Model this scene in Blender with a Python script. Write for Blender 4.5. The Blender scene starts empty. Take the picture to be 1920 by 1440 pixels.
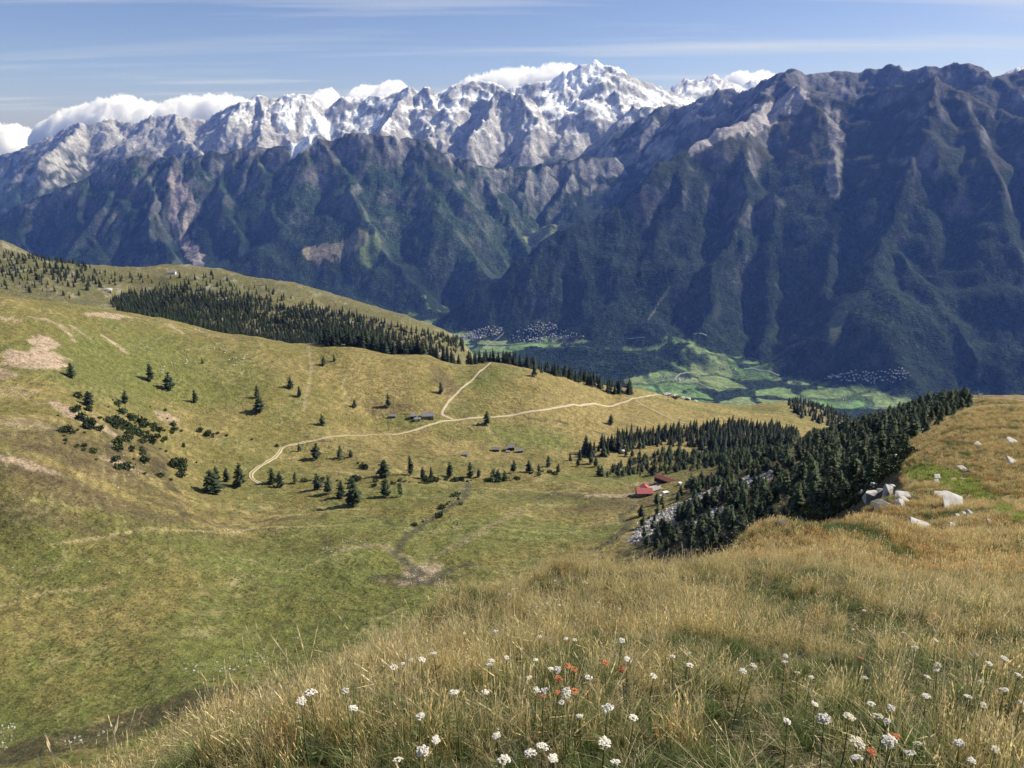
import bpy, bmesh, math, random
import numpy as np

# ------------------------------------------------------------------ camera, sky, sun, exposure
scene = bpy.context.scene
COL = scene.collection
F = 1495.0                       # focal length in pixels of a 1920 px wide frame
PITCH = math.radians(17.4)
CP, SP = math.cos(PITCH), math.sin(PITCH)

cam_data = bpy.data.cameras.new('camera')
cam_data.sensor_width = 36.0
cam_data.lens = 36.0 * F / 1920.0
cam_data.clip_start = 0.05
cam_data.clip_end = 80000.0
cam = bpy.data.objects.new('camera', cam_data)
COL.objects.link(cam)
cam.location = (0, 0, 0)
cam.rotation_euler = (math.radians(90) - PITCH, 0, 0)
scene.camera = cam

SUN_AZ = math.radians(70.0)      # to the right of the viewing direction
SUN_EL = math.radians(40.0)
SUN = np.array([math.sin(SUN_AZ) * math.cos(SUN_EL), math.cos(SUN_AZ) * math.cos(SUN_EL), math.sin(SUN_EL)])

world = bpy.data.worlds.new('World')
scene.world = world
world.use_nodes = True
wt = world.node_tree
wn, wl = wt.nodes, wt.links
for n in list(wn):
    wn.remove(n)
w_out = wn.new('ShaderNodeOutputWorld')
w_bg = wn.new('ShaderNodeBackground')
w_bg.inputs['Strength'].default_value = 0.068
sky = wn.new('ShaderNodeTexSky')
sky.sky_type = 'NISHITA'
sky.sun_disc = False
sky.sun_elevation = SUN_EL
sky.sun_rotation = SUN_AZ
sky.altitude = 2100.0
sky.air_density = 1.0
sky.dust_density = 2.5
sky.ozone_density = 3.0
# thin cirrus streaks: a high flat layer, seen by direction
tc = wn.new('ShaderNodeTexCoord')
sep = wn.new('ShaderNodeSeparateXYZ')
wl.new(tc.outputs['Generated'], sep.inputs[0])
zc = wn.new('ShaderNodeMath'); zc.operation = 'MAXIMUM'; zc.inputs[1].default_value = 0.02
wl.new(sep.outputs['Z'], zc.inputs[0])
za = wn.new('ShaderNodeMath'); za.operation = 'ADD'; za.inputs[1].default_value = 0.06
wl.new(zc.outputs[0], za.inputs[0])
dx = wn.new('ShaderNodeMath'); dx.operation = 'DIVIDE'
wl.new(sep.outputs['X'], dx.inputs[0]); wl.new(za.outputs[0], dx.inputs[1])
dy = wn.new('ShaderNodeMath'); dy.operation = 'DIVIDE'
wl.new(sep.outputs['Y'], dy.inputs[0]); wl.new(za.outputs[0], dy.inputs[1])
cmb = wn.new('ShaderNodeCombineXYZ')
wl.new(dx.outputs[0], cmb.inputs[0]); wl.new(dy.outputs[0], cmb.inputs[1])
mp = wn.new('ShaderNodeMapping')
mp.inputs['Rotation'].default_value = (0, 0, math.radians(-20))
mp.inputs['Location'].default_value = (3.1, 1.7, 0.0)
mp.inputs['Scale'].default_value = (0.16, 0.8, 1.0)
wl.new(cmb.outputs[0], mp.inputs[0])
cn = wn.new('ShaderNodeTexNoise')
cn.inputs['Scale'].default_value = 1.1
cn.inputs['Detail'].default_value = 7.0
cn.inputs['Roughness'].default_value = 0.55
cn.inputs['Distortion'].default_value = 0.6
wl.new(mp.outputs[0], cn.inputs['Vector'])
cr = wn.new('ShaderNodeMapRange')
cr.inputs['From Min'].default_value = 0.50
cr.inputs['From Max'].default_value = 0.72
cr.inputs['To Min'].default_value = 0.0
cr.inputs['To Max'].default_value = 0.72
wl.new(cn.outputs['Fac'], cr.inputs['Value'])
cmix = wn.new('ShaderNodeMix'); cmix.data_type = 'RGBA'
cmix.inputs[7].default_value = (7.2, 7.6, 8.2, 1.0)
wl.new(cr.outputs[0], cmix.inputs[0])
tint = wn.new('ShaderNodeMix'); tint.data_type = 'RGBA'; tint.blend_type = 'MULTIPLY'
tint.inputs[0].default_value = 1.0; tint.inputs[7].default_value = (1.0, 0.94, 1.10, 1.0)
wl.new(sky.outputs[0], tint.inputs[6]); wl.new(tint.outputs[2], cmix.inputs[6])
wl.new(cmix.outputs[2], w_bg.inputs['Color'])
wl.new(w_bg.outputs[0], w_out.inputs['Surface'])

sun_data = bpy.data.lights.new('sun', 'SUN')
sun_data.energy = 5.0
sun_data.angle = math.radians(0.53)
sun_data.color = (1.0, 0.95, 0.87)
sun = bpy.data.objects.new('sun', sun_data)
COL.objects.link(sun)
sun.rotation_euler = (math.pi / 2 - SUN_EL, 0, math.pi - SUN_AZ)

scene.view_settings.view_transform = 'Standard'
scene.view_settings.look = 'None'
scene.view_settings.exposure = 0.52
scene.view_settings.gamma = 1.0
scene.view_settings.use_curve_mapping = False
cy = scene.cycles
cy.max_bounces = 24
cy.diffuse_bounces = 2
cy.glossy_bounces = 1
cy.transmission_bounces = 2
cy.volume_bounces = 24
cy.transparent_max_bounces = 12
cy.use_adaptive_sampling = True
cy.adaptive_threshold = 0.015
cy.use_denoising = True
try:
    cy.denoiser = 'OPENIMAGEDENOISE'
    cy.denoising_input_passes = 'RGB_ALBEDO_NORMAL'
    cy.denoising_prefilter = 'ACCURATE'
except Exception:
    pass

# ------------------------------------------------------------------ small helpers
rng = np.random.default_rng(11)
random.seed(11)

def at(px, py, Y):
    """The point of the place seen at a spot of the photograph, Y metres ahead."""
    u = -(py - 720.0) / F
    y = CP + SP * u
    k = Y / y
    return np.array([(px - 960.0) / F * k, Y, (-SP + CP * u) * k])

def project(x, y, z):
    fwd = y * CP - z * SP
    up = y * SP + z * CP
    return 960 + F * x / fwd, 720 - F * up / fwd

def hash2(ix, iy, seed):
    h = (ix.astype(np.int64) * 374761393 + iy.astype(np.int64) * 668265263 + seed * 1442695041) & 0xffffffff
    h = ((h ^ (h >> 13)) * 1274126177) & 0xffffffff
    h = ((h ^ (h >> 16)) * 2246822519) & 0xffffffff
    return ((h ^ (h >> 15)) & 0xffffff).astype(np.float32) / np.float32(0xffffff)

def vnoise(x, y, seed=0):
    """Gradient noise, about -1..1."""
    ix, iy = np.floor(x), np.floor(y)
    fx, fy = (x - ix).astype(np.float32), (y - iy).astype(np.float32)
    ix = ix.astype(np.int64); iy = iy.astype(np.int64)
    u = fx * fx * fx * (fx * (fx * 6 - 15) + 10)
    v = fy * fy * fy * (fy * (fy * 6 - 15) + 10)
    def g(dx, dy):
        a = hash2(ix + dx, iy + dy, seed) * np.float32(6.2831853)
        return np.cos(a) * (fx - dx) + np.sin(a) * (fy - dy)
    n00, n10, n01, n11 = g(0, 0), g(1, 0), g(0, 1), g(1, 1)
    return ((n00 * (1 - u) + n10 * u) * (1 - v) + (n01 * (1 - u) + n11 * u) * v) * 1.5

def fbm(x, y, octaves=4, seed=0, gain=0.5):
    s = 0; a = 1.0; t = 0
    for o in range(octaves):
        s = s + a * vnoise(x * 2 ** o + 17.3 * o, y * 2 ** o - 9.1 * o, seed + o)
        t += a; a *= gain
    return s / t * 1.3

def ridged(x, y, octaves=4, seed=0, gain=0.5):
    s = 0; a = 1.0; t = 0
    for o in range(octaves):
        s = s + a * (1 - 2 * np.abs(vnoise(x * 2 ** o + 5.3 * o, y * 2 ** o + 3.7 * o, seed + o)))
        t += a; a *= gain
    return s / t

def sstep(a, b, x):
    t = np.clip((x - a) / (b - a), 0, 1)
    return t * t * (3 - 2 * t)

def mesh_from_arrays(name, verts, faces):
    """Fast mesh: verts (n,3), faces (m,3) or (m,4)."""
    verts = np.ascontiguousarray(verts, np.float32)
    faces = np.ascontiguousarray(faces, np.int32)
    me = bpy.data.meshes.new(name)
    m, k = faces.shape
    me.vertices.add(len(verts)); me.vertices.foreach_set('co', verts.ravel())
    me.loops.add(m * k); me.loops.foreach_set('vertex_index', faces.ravel())
    me.polygons.add(m)
    me.polygons.foreach_set('loop_start', np.arange(0, m * k, k, dtype=np.int32))
    me.update(calc_edges=True)
    return me

def smooth(me):
    me.polygons.foreach_set('use_smooth', np.ones(len(me.polygons), bool))
    me.update()

def grid_faces(nr, nc):
    i = np.arange(nr - 1)[:, None] * nc + np.arange(nc - 1)[None, :]
    return np.stack([i, i + 1, i + nc + 1, i + nc], -1).reshape(-1, 4)

def set_col(me, name, rgb):
    a = me.color_attributes.new(name, 'FLOAT_COLOR', 'POINT')
    c = np.ones((len(rgb), 4), np.float32); c[:, :3] = rgb
    a.data.foreach_set('color', c.ravel())

def set_float(me, name, v):
    a = me.attributes.new(name, 'FLOAT', 'POINT')
    a.data.foreach_set('value', np.ascontiguousarray(v, np.float32))

def add(name, me, mat=None, parent=None, **props):
    o = bpy.data.objects.new(name, me)
    COL.objects.link(o)
    if me is not None and mat is not None and len(me.materials) == 0:
        me.materials.append(mat)
    if parent is not None:
        o.parent = parent
    for k, v in props.items():
        o[k] = v
    return o

def node_mat(name):
    m = bpy.data.materials.new(name)
    m.use_nodes = True
    nt = m.node_tree
    b = nt.nodes['Principled BSDF']
    b.inputs['Roughness'].default_value = 0.9
    b.inputs['Specular IOR Level'].default_value = 0.15
    return m, nt.nodes, nt.links, b

def N(nodes, kind, **kw):
    n = nodes.new(kind)
    for k, v in kw.items():
        setattr(n, k, v)
    return n

def noise_node(nodes, links, vec, scale, detail=4.0, rough=0.55, dist=0.0):
    n = nodes.new('ShaderNodeTexNoise')
    n.inputs['Scale'].default_value = scale
    n.inputs['Detail'].default_value = detail
    n.inputs['Roughness'].default_value = rough
    n.inputs['Distortion'].default_value = dist
    if vec is not None:
        links.new(vec, n.inputs['Vector'])
    return n

def maprange(nodes, links, val, a, b, c, d):
    n = nodes.new('ShaderNodeMapRange')
    n.inputs['From Min'].default_value = a; n.inputs['From Max'].default_value = b
    n.inputs['To Min'].default_value = c; n.inputs['To Max'].default_value = d
    links.new(val, n.inputs['Value'])
    return n.outputs[0]

def mixcol(nodes, links, fac, a, b, blend='MIX'):
    n = nodes.new('ShaderNodeMix'); n.data_type = 'RGBA'; n.blend_type = blend
    for sock, v in ((0, fac), (6, a), (7, b)):
        if isinstance(v, (int, float)):
            n.inputs[sock].default_value = v
        elif isinstance(v, tuple):
            n.inputs[sock].default_value = (*v, 1.0) if len(v) == 3 else v
        else:
            links.new(v, n.inputs[sock])
    return n.outputs[2]

def bump(nodes, links, height, strength, distance, bsdf, prev=None):
    n = nodes.new('ShaderNodeBump')
    n.inputs['Strength'].default_value = strength
    n.inputs['Distance'].default_value = distance
    links.new(height, n.inputs['Height'])
    if prev is not None:
        links.new(prev, n.inputs['Normal'])
    if bsdf is not None:
        links.new(n.outputs[0], bsdf.inputs['Normal'])
    return n.outputs[0]
# ------------------------------------------------------------------ far terrain: valley and mountain ranges
FLOOR = -1550.0
GX0, GX1, GY0, GY1, GS = -15000.0, 15000.0, 1500.0, 19000.0, 30.0
gx = np.arange(GX0, GX1 + 1, GS); gy = np.arange(GY0, GY1 + 1, GS)
XX, YY = np.meshgrid(gx, gy)
XX = XX.astype(np.float32); YY = YY.astype(np.float32)

# ridge lines: (spots of the photograph with their distance), slope, concavity length
RIDGES = [
    # right massif, skyline
    ([(1165,300,11400),(1170,232,11200),(1200,198,10900),(1224,216,10600),(1247,196,10300),
      (1275,210,10100),(1320,182,9900),(1345,176,9700),(1400,168,9400),(1440,150,9200),(1487,128,9000),(1520,141,9000),(1560,130,8950),
      (1600,134,8950),(1640,125,8900),(1680,122,8800),(1705,131,8700),(1750,127,8600),(1780,123,8500),(1815,120,8400),(1840,128,8300),
      (1862,147,8250),(1900,136,8150),(1930,127,8100),(2050,120,7800),(2250,150,7400),(2500,130,7000)], 0.95, 4000),
    # right massif, front spur running down to the mouth of the side valley
    ([(888,552,6500),(960,492,6600),(1040,442,6720),(1130,395,6850),(1200,345,7000),(1280,292,7250),(1340,252,7500),(1400,222,7750),(1450,175,8300),(1487,128,9000)], 1.02, 3500),
    # right massif, dark front crest
    ([(1487,150,8600),(1500,163,8000),(1553,181,7900),(1613,188,7750),(1647,177,7650),(1697,163,7500),(1753,147,7300),(1787,168,7200),
      (1847,192,7000),(1920,228,6700),(2050,260,6200),(2300,250,5600)], 1.0, 4000),
    # ribs on its front
    ([(1500,163,8000),(1545,215,7550),(1565,270,7200),(1570,340,6750),(1560,430,6250),(1545,540,5700),(1520,650,5300)], 0.9, 3000),
    ([(1753,147,7300),(1730,250,6700),(1700,360,6200),(1650,480,5700),(1610,590,5300),(1590,670,5000)], 0.95, 3000),
    ([(1787,168,7200),(1830,270,6500),(1870,380,5900),(1920,500,5350),(1960,600,4950)], 0.95, 3000),
    ([(1650,177,7650),(1640,280,7000),(1625,400,6350)], 1.0, 3000),
    ([(1700,470,5750),(1760,560,5250),(1800,660,4850)], 1.0, 2500),
    ([(1400,222,7750),(1400,310,7150),(1370,410,6600),(1340,520,6050),(1330,600,5700)], 0.98, 2800),
    ([(1280,292,7250),(1270,370,6850),(1230,470,6400),(1200,560,6050)], 1.0, 2600),
    ([(1450,360,6800),(1440,460,6350),(1430,570,5850),(1420,640,5500)], 1.0, 2600),
    # left massif, skyline
    ([(-700,520,8600),(-350,470,8800),(-150,445,8900),(0,404,9000),(67,366,9050),(167,330,9100),(233,307,9100),(262,296,9050),(287,298,9000),(317,292,9000),(333,306,9000),
      (367,293,9000),(400,287,9000),(440,283,9000),(483,274,9000),(510,281,9000),(540,271,9000),(560,273,9000),(597,251,8950),(617,262,8950),
      (645,256,8950),(680,252,8900),(707,251,8900),(733,260,8900),(745,267,8900),(780,261,8900),(807,270,8900),(840,290,8900),(893,308,9000),
      (923,318,9200)], 1.0, 3600),
    # ribs of the left massif
    ([(597,251,8950),(640,320,8450),(690,410,7900),(740,490,7500),(800,560,7050),(860,600,6700)], 1.0, 2600),
    ([(745,267,8900),(780,330,8450),(830,400,8000),(880,470,7600),(930,520,7200)], 1.05, 2400),
    ([(893,308,9000),(930,370,8600),(970,430,8200),(1000,470,7850)], 1.05, 2400),
    ([(483,274,9000),(500,340,8550),(530,420,8000),(560,500,7600)], 1.0, 2600),
    ([(400,287,9000),(420,360,8500),(430,440,7950),(450,520,7500)], 1.0, 2400),
    ([(287,298,9000),(275,350,8600),(290,420,8100),(320,500,7600)], 1.0, 2400),
    ([(167,330,9100),(150,400,8500),(180,470,7950),(220,520,7600)], 1.0, 2600),
    ([(20,395,9000),(30,450,8500),(60,520,7900)], 1.0, 2600),
    # shelf and cliffs between the left massif and the main peak
    ([(893,308,9100),(940,314,9200),(1000,312,9300),(1060,305,9400),(1110,292,9500),(1150,296,9600)], 1.3, 2600),
    ([(1150,296,9600),(1152,335,9400),(1125,375,9100),(1085,412,8750)], 1.4, 2600),
    ([(1165,190,12200),(1172,235,11700),(1166,280,11000),(1150,300,10200)], 1.25, 2600),
    ([(1060,305,9400),(1050,350,9050),(1030,400,8700)], 1.3, 2400),
    ([(985,312,9300),(980,360,8950),(975,420,8500)], 1.3, 2400),
    # snow range, skyline
    ([(-900,330,13500),(-500,300,13500),(-200,300,14500),(-60,310,14500),(0,294,14500),(35,281,14500),(80,266,14500),(110,246,14500),(135,242,14300),(152,232,13500),(166,238,13500),(192,232,13500),(215,222,14000),
      (240,233,13800),(265,230,13800),(285,222,13600),(300,218,13500),(330,217,13500),(350,223,13500),(386,228,13500),(405,220,13400),(440,205,13300),
      (480,181,13300),(506,186,13300),(530,180,13300),(566,178,13300),(590,196,13400),(608,206,13400),(622,202,13400),(650,184,13400),(690,184,13400),
      (715,180,13300),(765,166,13200),(780,179,13200),(797,166,13100),(815,178,13100),(836,172,13100),(870,160,13000),(892,153,13000),(920,158,13000),
      (945,168,13000),(980,162,13000),(1040,150,13000),(1062,136,13000),(1085,125,13000),(1117,115,13000),(1136,117,12900),(1150,130,12800),
      (1166,140,12700),(1200,155,12800),(1226,160,13000),(1247,169,13200),(1290,190,13800)], 0.80, 5000),
    # snow range, ribs
    ([(480,181,13300),(500,230,12600),(490,275,11900)], 0.95, 3000),
    ([(330,217,13500),(345,262,12700),(370,290,12000)], 0.9, 3000),
    ([(152,232,13500),(120,270,12700),(75,292,12000)], 0.95, 3000),
    ([(765,166,13200),(745,215,12500),(720,250,11900)], 0.9, 3000),
    ([(797,166,13100),(815,215,12500),(800,262,11800)], 0.95, 3000),
    ([(892,153,13000),(925,185,12500),(942,170,12300),(975,180,12200),(1000,220,11700),(990,260,11200)], 1.1, 2600),
    ([(942,170,12300),(920,225,11700),(880,265,11200)], 1.2, 2600),
    ([(1136,117,12900),(1110,165,12500),(1075,215,12000),(1050,262,11400)], 1.0, 3000),
    ([(1150,130,12800),(1165,165,12500),(1165,190,12200)], 1.35, 3000),
    ([(1226,160,13000),(1215,195,12300),(1195,225,11800)], 1.0, 3000),
    # farthest snow peaks
    ([(1215,215,16000),(1265,166,16200),(1291,149,16200),(1310,156,16200),(1336,139,16500),(1351,148,16500),(1376,154,16500),(1400,159,16500),(1425,149,16500),(1445,160,16500),(1500,180,16500)], 0.75, 4000),
    ([(1860,165,13000),(1890,142,13500),(1920,126,14000),(2000,118,14000),(2200,130,14000)], 0.8, 4000),
    # wooded hill in the valley, low side ridges
    ([(985,655,5700),(1060,645,5450),(1130,648,5300),(1200,662,5120),(1262,690,4950)], 0.6, 900),
]

def dist_ridge(X, Y, pts, slope, L, nz):
    P = np.array([at(*p) for p in pts])
    best = np.full(X.shape, -1e9, np.float32)
    top = P[:, 2].max()
    for a, b in zip(P[:-1], P[1:]):
        abx, aby = b[0] - a[0], b[1] - a[1]
        reach = 5200.0
        x0, x1 = min(a[0], b[0]) - reach, max(a[0], b[0]) + reach
        y0, y1 = min(a[1], b[1]) - reach, max(a[1], b[1]) + reach
        i0, i1 = np.searchsorted(gx, [x0, x1]); j0, j1 = np.searchsorted(gy, [y0, y1])
        if i1 <= i0 or j1 <= j0:
            continue
        x = X[j0:j1, i0:i1]; y = Y[j0:j1, i0:i1]
        t = np.clip(((x - a[0]) * abx + (y - a[1]) * aby) / (abx * abx + aby * aby + 1e-6), 0, 1)
        d = np.sqrt((x - a[0] - t * abx) ** 2 + (y - a[1] - t * aby) ** 2)
        z = a[2] + t * (b[2] - a[2]) - slope * L * np.log1p(d / L * nz[j0:j1, i0:i1])
        np.maximum(best[j0:j1, i0:i1], z, out=best[j0:j1, i0:i1])
    return best

nz = 1.0 + 0.28 * fbm(XX / 1100, YY / 1100, 3, 5)
XW = XX + 125 * fbm(XX / 800, YY / 800, 3, 7) + 40 * fbm(XX / 230, YY / 230, 2, 17)
YW = YY + 125 * fbm(XX / 800, YY / 800, 3, 8) + 40 * fbm(XX / 230, YY / 230, 2, 18)
HF = np.full(XX.shape, -4000.0, np.float32)
for pts, s, L in RIDGES:
    z = dist_ridge(XW, YW, pts, s, L, nz)
    np.maximum(HF, z, out=HF)

# weathered crests
HS = HF.copy()
for _ in range(1):
    HS[1:-1, 1:-1] = (HS[1:-1, 1:-1] * 2 + HS[:-2, 1:-1] + HS[2:, 1:-1] + HS[1:-1, :-2] + HS[1:-1, 2:]) / 6
HF = HS

# gullies that branch down the slopes
def gullies(px, py, dxn, dyn):
    ix, iy = np.floor(px), np.floor(py)
    fx, fy = px - ix, py - iy
    ix = ix.astype(np.int64); iy = iy.astype(np.int64)
    v = np.zeros_like(px); gxo = np.zeros_like(px); gyo = np.zeros_like(px); w = np.zeros_like(px)
    for i in (-1, 0, 1, 2):
        for j in (-1, 0, 1, 2):
            hx = hash2(ix + i, iy + j, 91) ; hy = hash2(ix + i, iy + j, 92)
            qx = fx - i - hx + 0.5; qy = fy - j - hy + 0.5
            ww = np.exp(-(qx * qx + qy * qy) * 2.0)
            m = (qx * dxn + qy * dyn) * np.float32(6.2831853)
            sn = np.sin(m)
            v += np.cos(m) * ww
            gxo -= sn * dxn * ww; gyo -= sn * dyn * ww
            w += ww
    return v / w, gxo / w, gyo / w

def erode(H, X, Y, gs, cell, amp, octaves=4):
    dzy, dzx = np.gradient(H, gs)
    sl = np.sqrt(dzx ** 2 + dzy ** 2)
    mask = sstep(0.12, 0.55, sl)
    h = np.zeros_like(H); hx = np.zeros_like(H); hy = np.zeros_like(H)
    a = 1.0; f = 1.0
    for o in range(octaves):
        ddx = -(dzy / (sl + 1e-4) + hy * 0.55); ddy = (dzx / (sl + 1e-4) + hx * 0.55)
        nn = np.sqrt(ddx ** 2 + ddy ** 2) + 1e-4
        ddx, ddy = ddx / nn * 1.05, ddy / nn * 1.05
        v, ax, ay = gullies((X / cell * f).astype(np.float32), (Y / cell * f).astype(np.float32), ddx.astype(np.float32), ddy.astype(np.float32))
        h += v * a; hx += ax * a * 0.5; hy += ay * a * 0.5
        a *= 0.52; f *= 2.05
    return h * amp * mask

mod = 0.45 + 0.75 * sstep(-0.5, 0.6, fbm(XX / 2600, YY / 2600, 2, 15))
mod = mod * (1 - 0.45 * sstep(-200, 1000, XX) * sstep(9300, 8300, YY))
HF += erode(HF, XW + 150 * fbm(XX / 1500, YY / 1500, 2, 9), YW, GS, 820.0, 44.0, 5) * mod
HF += 34 * ridged(XX / 420, YY / 420, 4, 33) * sstep(-1500, -400, HF)
HF += 16 * fbm(XX / 160, YY / 160, 3, 41)

# valley floor with gentle fans
floor = FLOOR + 22 * fbm(XX / 1500, YY / 1500, 3, 71) + 10
k = 45.0
HF = (k * np.logaddexp(HF / k, floor / k)).astype(np.float32)
HFr = HF

def bil(A, x, y):
    fx = np.clip((x - GX0) / GS, 0, len(gx) - 1.001); fy = np.clip((y - GY0) / GS, 0, len(gy) - 1.001)
    ix = fx.astype(int); iy = fy.astype(int); tx = fx - ix; ty = fy - iy
    return (A[iy, ix] * (1 - tx) + A[iy, ix + 1] * tx) * (1 - ty) + (A[iy + 1, ix] * (1 - tx) + A[iy + 1, ix + 1] * tx) * ty

# mesh of the far terrain: finer where it is seen
aa = np.concatenate([np.linspace(-1.02, -0.70, 40)[:-1], np.linspace(-0.70, 0.70, 1060), np.linspace(0.70, 1.02, 40)[1:]])
ll = np.concatenate([np.linspace(math.log(2100), math.log(4200), 60)[:-1], np.linspace(math.log(4200), math.log(14800), 440)[:-1], np.linspace(math.log(14800), math.log(17600), 30)])
LY, LA = np.meshgrid(np.exp(ll), aa, indexing='ij')
fx_ = np.clip(LA * LY, GX0 + 40, GX1 - 40); fy_ = LY
fz = bil(HFr, fx_, fy_)
# small crags and tree crowns
crag = ridged(fx_ / 130, fy_ / 130, 3, 55)
hi = sstep(-700, 100, fz)
dzy, dzx = np.gradient(HFr, GS)
slope_f = bil(np.sqrt(dzx ** 2 + dzy ** 2).astype(np.float32), fx_, fy_)
fz = fz + crag * (3 + 24 * hi * sstep(0.3, 0.9, slope_f)) + hi * sstep(0.3, 0.8, slope_f) * 46 * (ridged(fx_ / 310, fy_ / 310, 4, 57) - 0.2) * (0.45 + 0.55 * sstep(9500, 11000, fy_))
tree_n = vnoise(fx_ / 34, fy_ / 34, 77) + 0.6 * vnoise(fx_ / 17, fy_ / 17, 78)

def blob(cx, cy, rx, ry, ang=0.0, rough=0.35, seed=0, x=None, y=None, sharp=0.12):
    x = fx_ if x is None else x; y = fy_ if y is None else y
    ca, sa = math.cos(ang), math.sin(ang)
    u = ((x - cx) * ca + (y - cy) * sa) / rx; v = (-(x - cx) * sa + (y - cy) * ca) / ry
    s = min(rx, ry)
    d = np.sqrt(u * u + v * v) + rough * fbm(x / s * 0.8, y / s * 0.8, 3, 300 + seed)
    return sstep(1 + sharp, 1 - sharp, d)

def far_spot(px, py):
    """Where the view through this spot meets the far terrain."""
    Y = np.exp(np.linspace(math.log(3200), math.log(17000), 3000))
    u = -(py - 720.0) / F; k = Y / (CP + SP * u)
    x = (px - 960.0) / F * k; z = (-SP + CP * u) * k
    h = bil(HFr, np.clip(x, GX0 + 60, GX1 - 60), Y)
    i = np.argmax(h > z)
    return x[i], Y[i], h[i]

# land cover
n1 = fbm(fx_ / 900, fy_ / 900, 4, 101); n2 = fbm(fx_ / 220, fy_ / 220, 4, 111); n3 = vnoise(fx_ / 60, fy_ / 60, 121)
lay = np.sin((fz + 60 * n1 + 0.25 * fx_) / 38.0)
treeline = -300 + 160 * n1 + 170 * n2
forest = sstep(60, -60, fz - treeline)
rocky = sstep(1.08, 1.42, slope_f + 0.08 * n2 + 0.12 * n3 + 0.24 * crag + 0.10 * lay + 0.12 * sstep(-700, 0, fz) - 0.24 * sstep(-300, 600, fx_) * sstep(8800, 8000, fy_))
snowzone = sstep(9900, 10900, fy_ + 500 * n1)
forest *= 1 - rocky * (0.25 + 0.55 * sstep(-1100, -300, fz))
forest *= 1 - 0.85 * snowzone * sstep(-900, -500, fz)
C = np.empty(fz.shape + (3,), np.float32)
grass_c = np.array([0.055, 0.054, 0.034]); grass_d = np.array([0.026, 0.034, 0.020])
rock_c = np.array([0.160, 0.158, 0.160]); rock_l = np.array([0.34, 0.332, 0.330])
forest_c = np.array([0.011, 0.020, 0.012]); forest_l = np.array([0.028, 0.042, 0.020])
def lerp(a, b, t):
    return a + (b - a) * t[..., None]
C[:] = grass_d
C = lerp(C, grass_c, sstep(-0.3, 0.5, n1 + 0.6 * n2))
rk = lerp(np.broadcast_to(rock_c, C.shape), rock_l, sstep(-0.4, 0.6, n2 + 0.5 * n3))
highrock = np.maximum(sstep(180, 520, fz + 150 * n1 + 200 * n2 - 160 * sstep(8600, 7900, fy_)), snowzone * sstep(-420, -120, fz + 120 * n1 + 120 * n2))
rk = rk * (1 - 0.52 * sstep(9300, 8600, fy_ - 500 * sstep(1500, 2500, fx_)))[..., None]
rk = lerp(rk, np.array([0.35, 0.338, 0.33]), 0.6 * snowzone)
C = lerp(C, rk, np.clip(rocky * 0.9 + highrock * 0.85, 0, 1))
fc = lerp(np.broadcast_to(forest_c, C.shape), forest_l, sstep(-0.2, 0.9, tree_n * 0.6 + n2 * 0.5))
# woods across the side valley: sunlight painted in as a paler forest colour
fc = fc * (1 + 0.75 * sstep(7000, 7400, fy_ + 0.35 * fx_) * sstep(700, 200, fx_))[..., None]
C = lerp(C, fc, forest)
# fresh snow on the high range
snow = snowzone * sstep(-60, 420, fz + 130 * sstep(-4200, -2500, fx_) + 120 * n1 + 150 * n2 + 120 * n3 + 60 * lay - 230 * sstep(-4200, -5600, fx_)) * sstep(1.30, 0.62, slope_f + 0.22 * n3 + 0.30 * crag + 0.20 * lay)
C = lerp(C, np.array([0.86, 0.87, 0.885]), np.clip(snow * 1.0, 0, 1))
# glacier and snow fields
for i, (px, py, rx, ry, ang) in enumerate([(1085,140,330,420,0.3),(1060,150,260,300,0.0),(1115,132,150,220,0),(600,250,200,380,0.3),(570,262,150,250,0.2),(1225,185,120,200,0),(540,215,130,260,0)]):
    x, y, z = far_spot(px, py)
    C = lerp(C, np.array([0.87, 0.88, 0.90]), 0.93 * blob(x, y, rx, ry, ang, 0.5, 70 + i, sharp=0.25))
# valley floor: hay meadows among woods
flat = sstep(0.22, 0.10, slope_f) * sstep(FLOOR + 170, FLOOR + 90, fz)
meadow_c = np.array([0.105, 0.185, 0.062])
mead_n = sstep(0.02, 0.16, fbm(fx_ / 420, fy_ / 420, 3, 131))
mead = flat * mead_n * 0.0

# meadows in the valley: (spot, half width, half depth)
MEADOWS = [(1335,662,110,330,0.5),(1300,690,200,200,0.2),(1240,718,240,120,0.0),(1330,722,170,90,0.1),(1420,700,330,90,-0.25),(1200,640,130,90,-0.5),(1220,648,110,80,-0.4),
           (1040,642,200,110,0.1),(1080,620,260,60,-0.1),(1110,628,170,60,0.0),(940,655,190,120,0.2),(990,648,160,90,0.0),(905,660,200,80,0.2),(1590,745,330,170,-0.2),
           (1650,757,210,110,0.0),(1560,728,110,80,0.2),(1510,712,120,60,0.0),(1480,700,90,70,0.0),(880,625,190,60,0.1),(1000,610,170,50,0.1),(920,600,90,90,0.6),
           (790,575,150,110,0.1),(830,570,70,70,0.0),(1650,700,170,90,0.0),(1700,690,150,60,0.0),(1225,735,200,60,0.0),(1460,683,60,110,0.5),(1310,630,90,40,0)]
for i, (px, py, rx, ry, ang) in enumerate(MEADOWS):
    x, y, z = far_spot(px, py)
    mead = np.maximum(mead, blob(x, y, rx, ry, ang, 0.42, i, sharp=0.05) * sstep(0.62, 0.34, slope_f))
cs = 300.0
wx = fx_ + 90 * fbm(fx_ / 300, fy_ / 300, 2, 141); wy = fy_ + 90 * fbm(fx_ / 300, fy_ / 300, 2, 142)
cxi, cyi = np.floor(wx / cs), np.floor(wy / (cs * .7))
hedge = np.minimum(np.minimum(wx / cs - cxi, 1 - (wx / cs - cxi)) * cs, np.minimum(wy / (cs * .7) - cyi, 1 - (wy / (cs * .7) - cyi)) * cs * .7)
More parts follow.
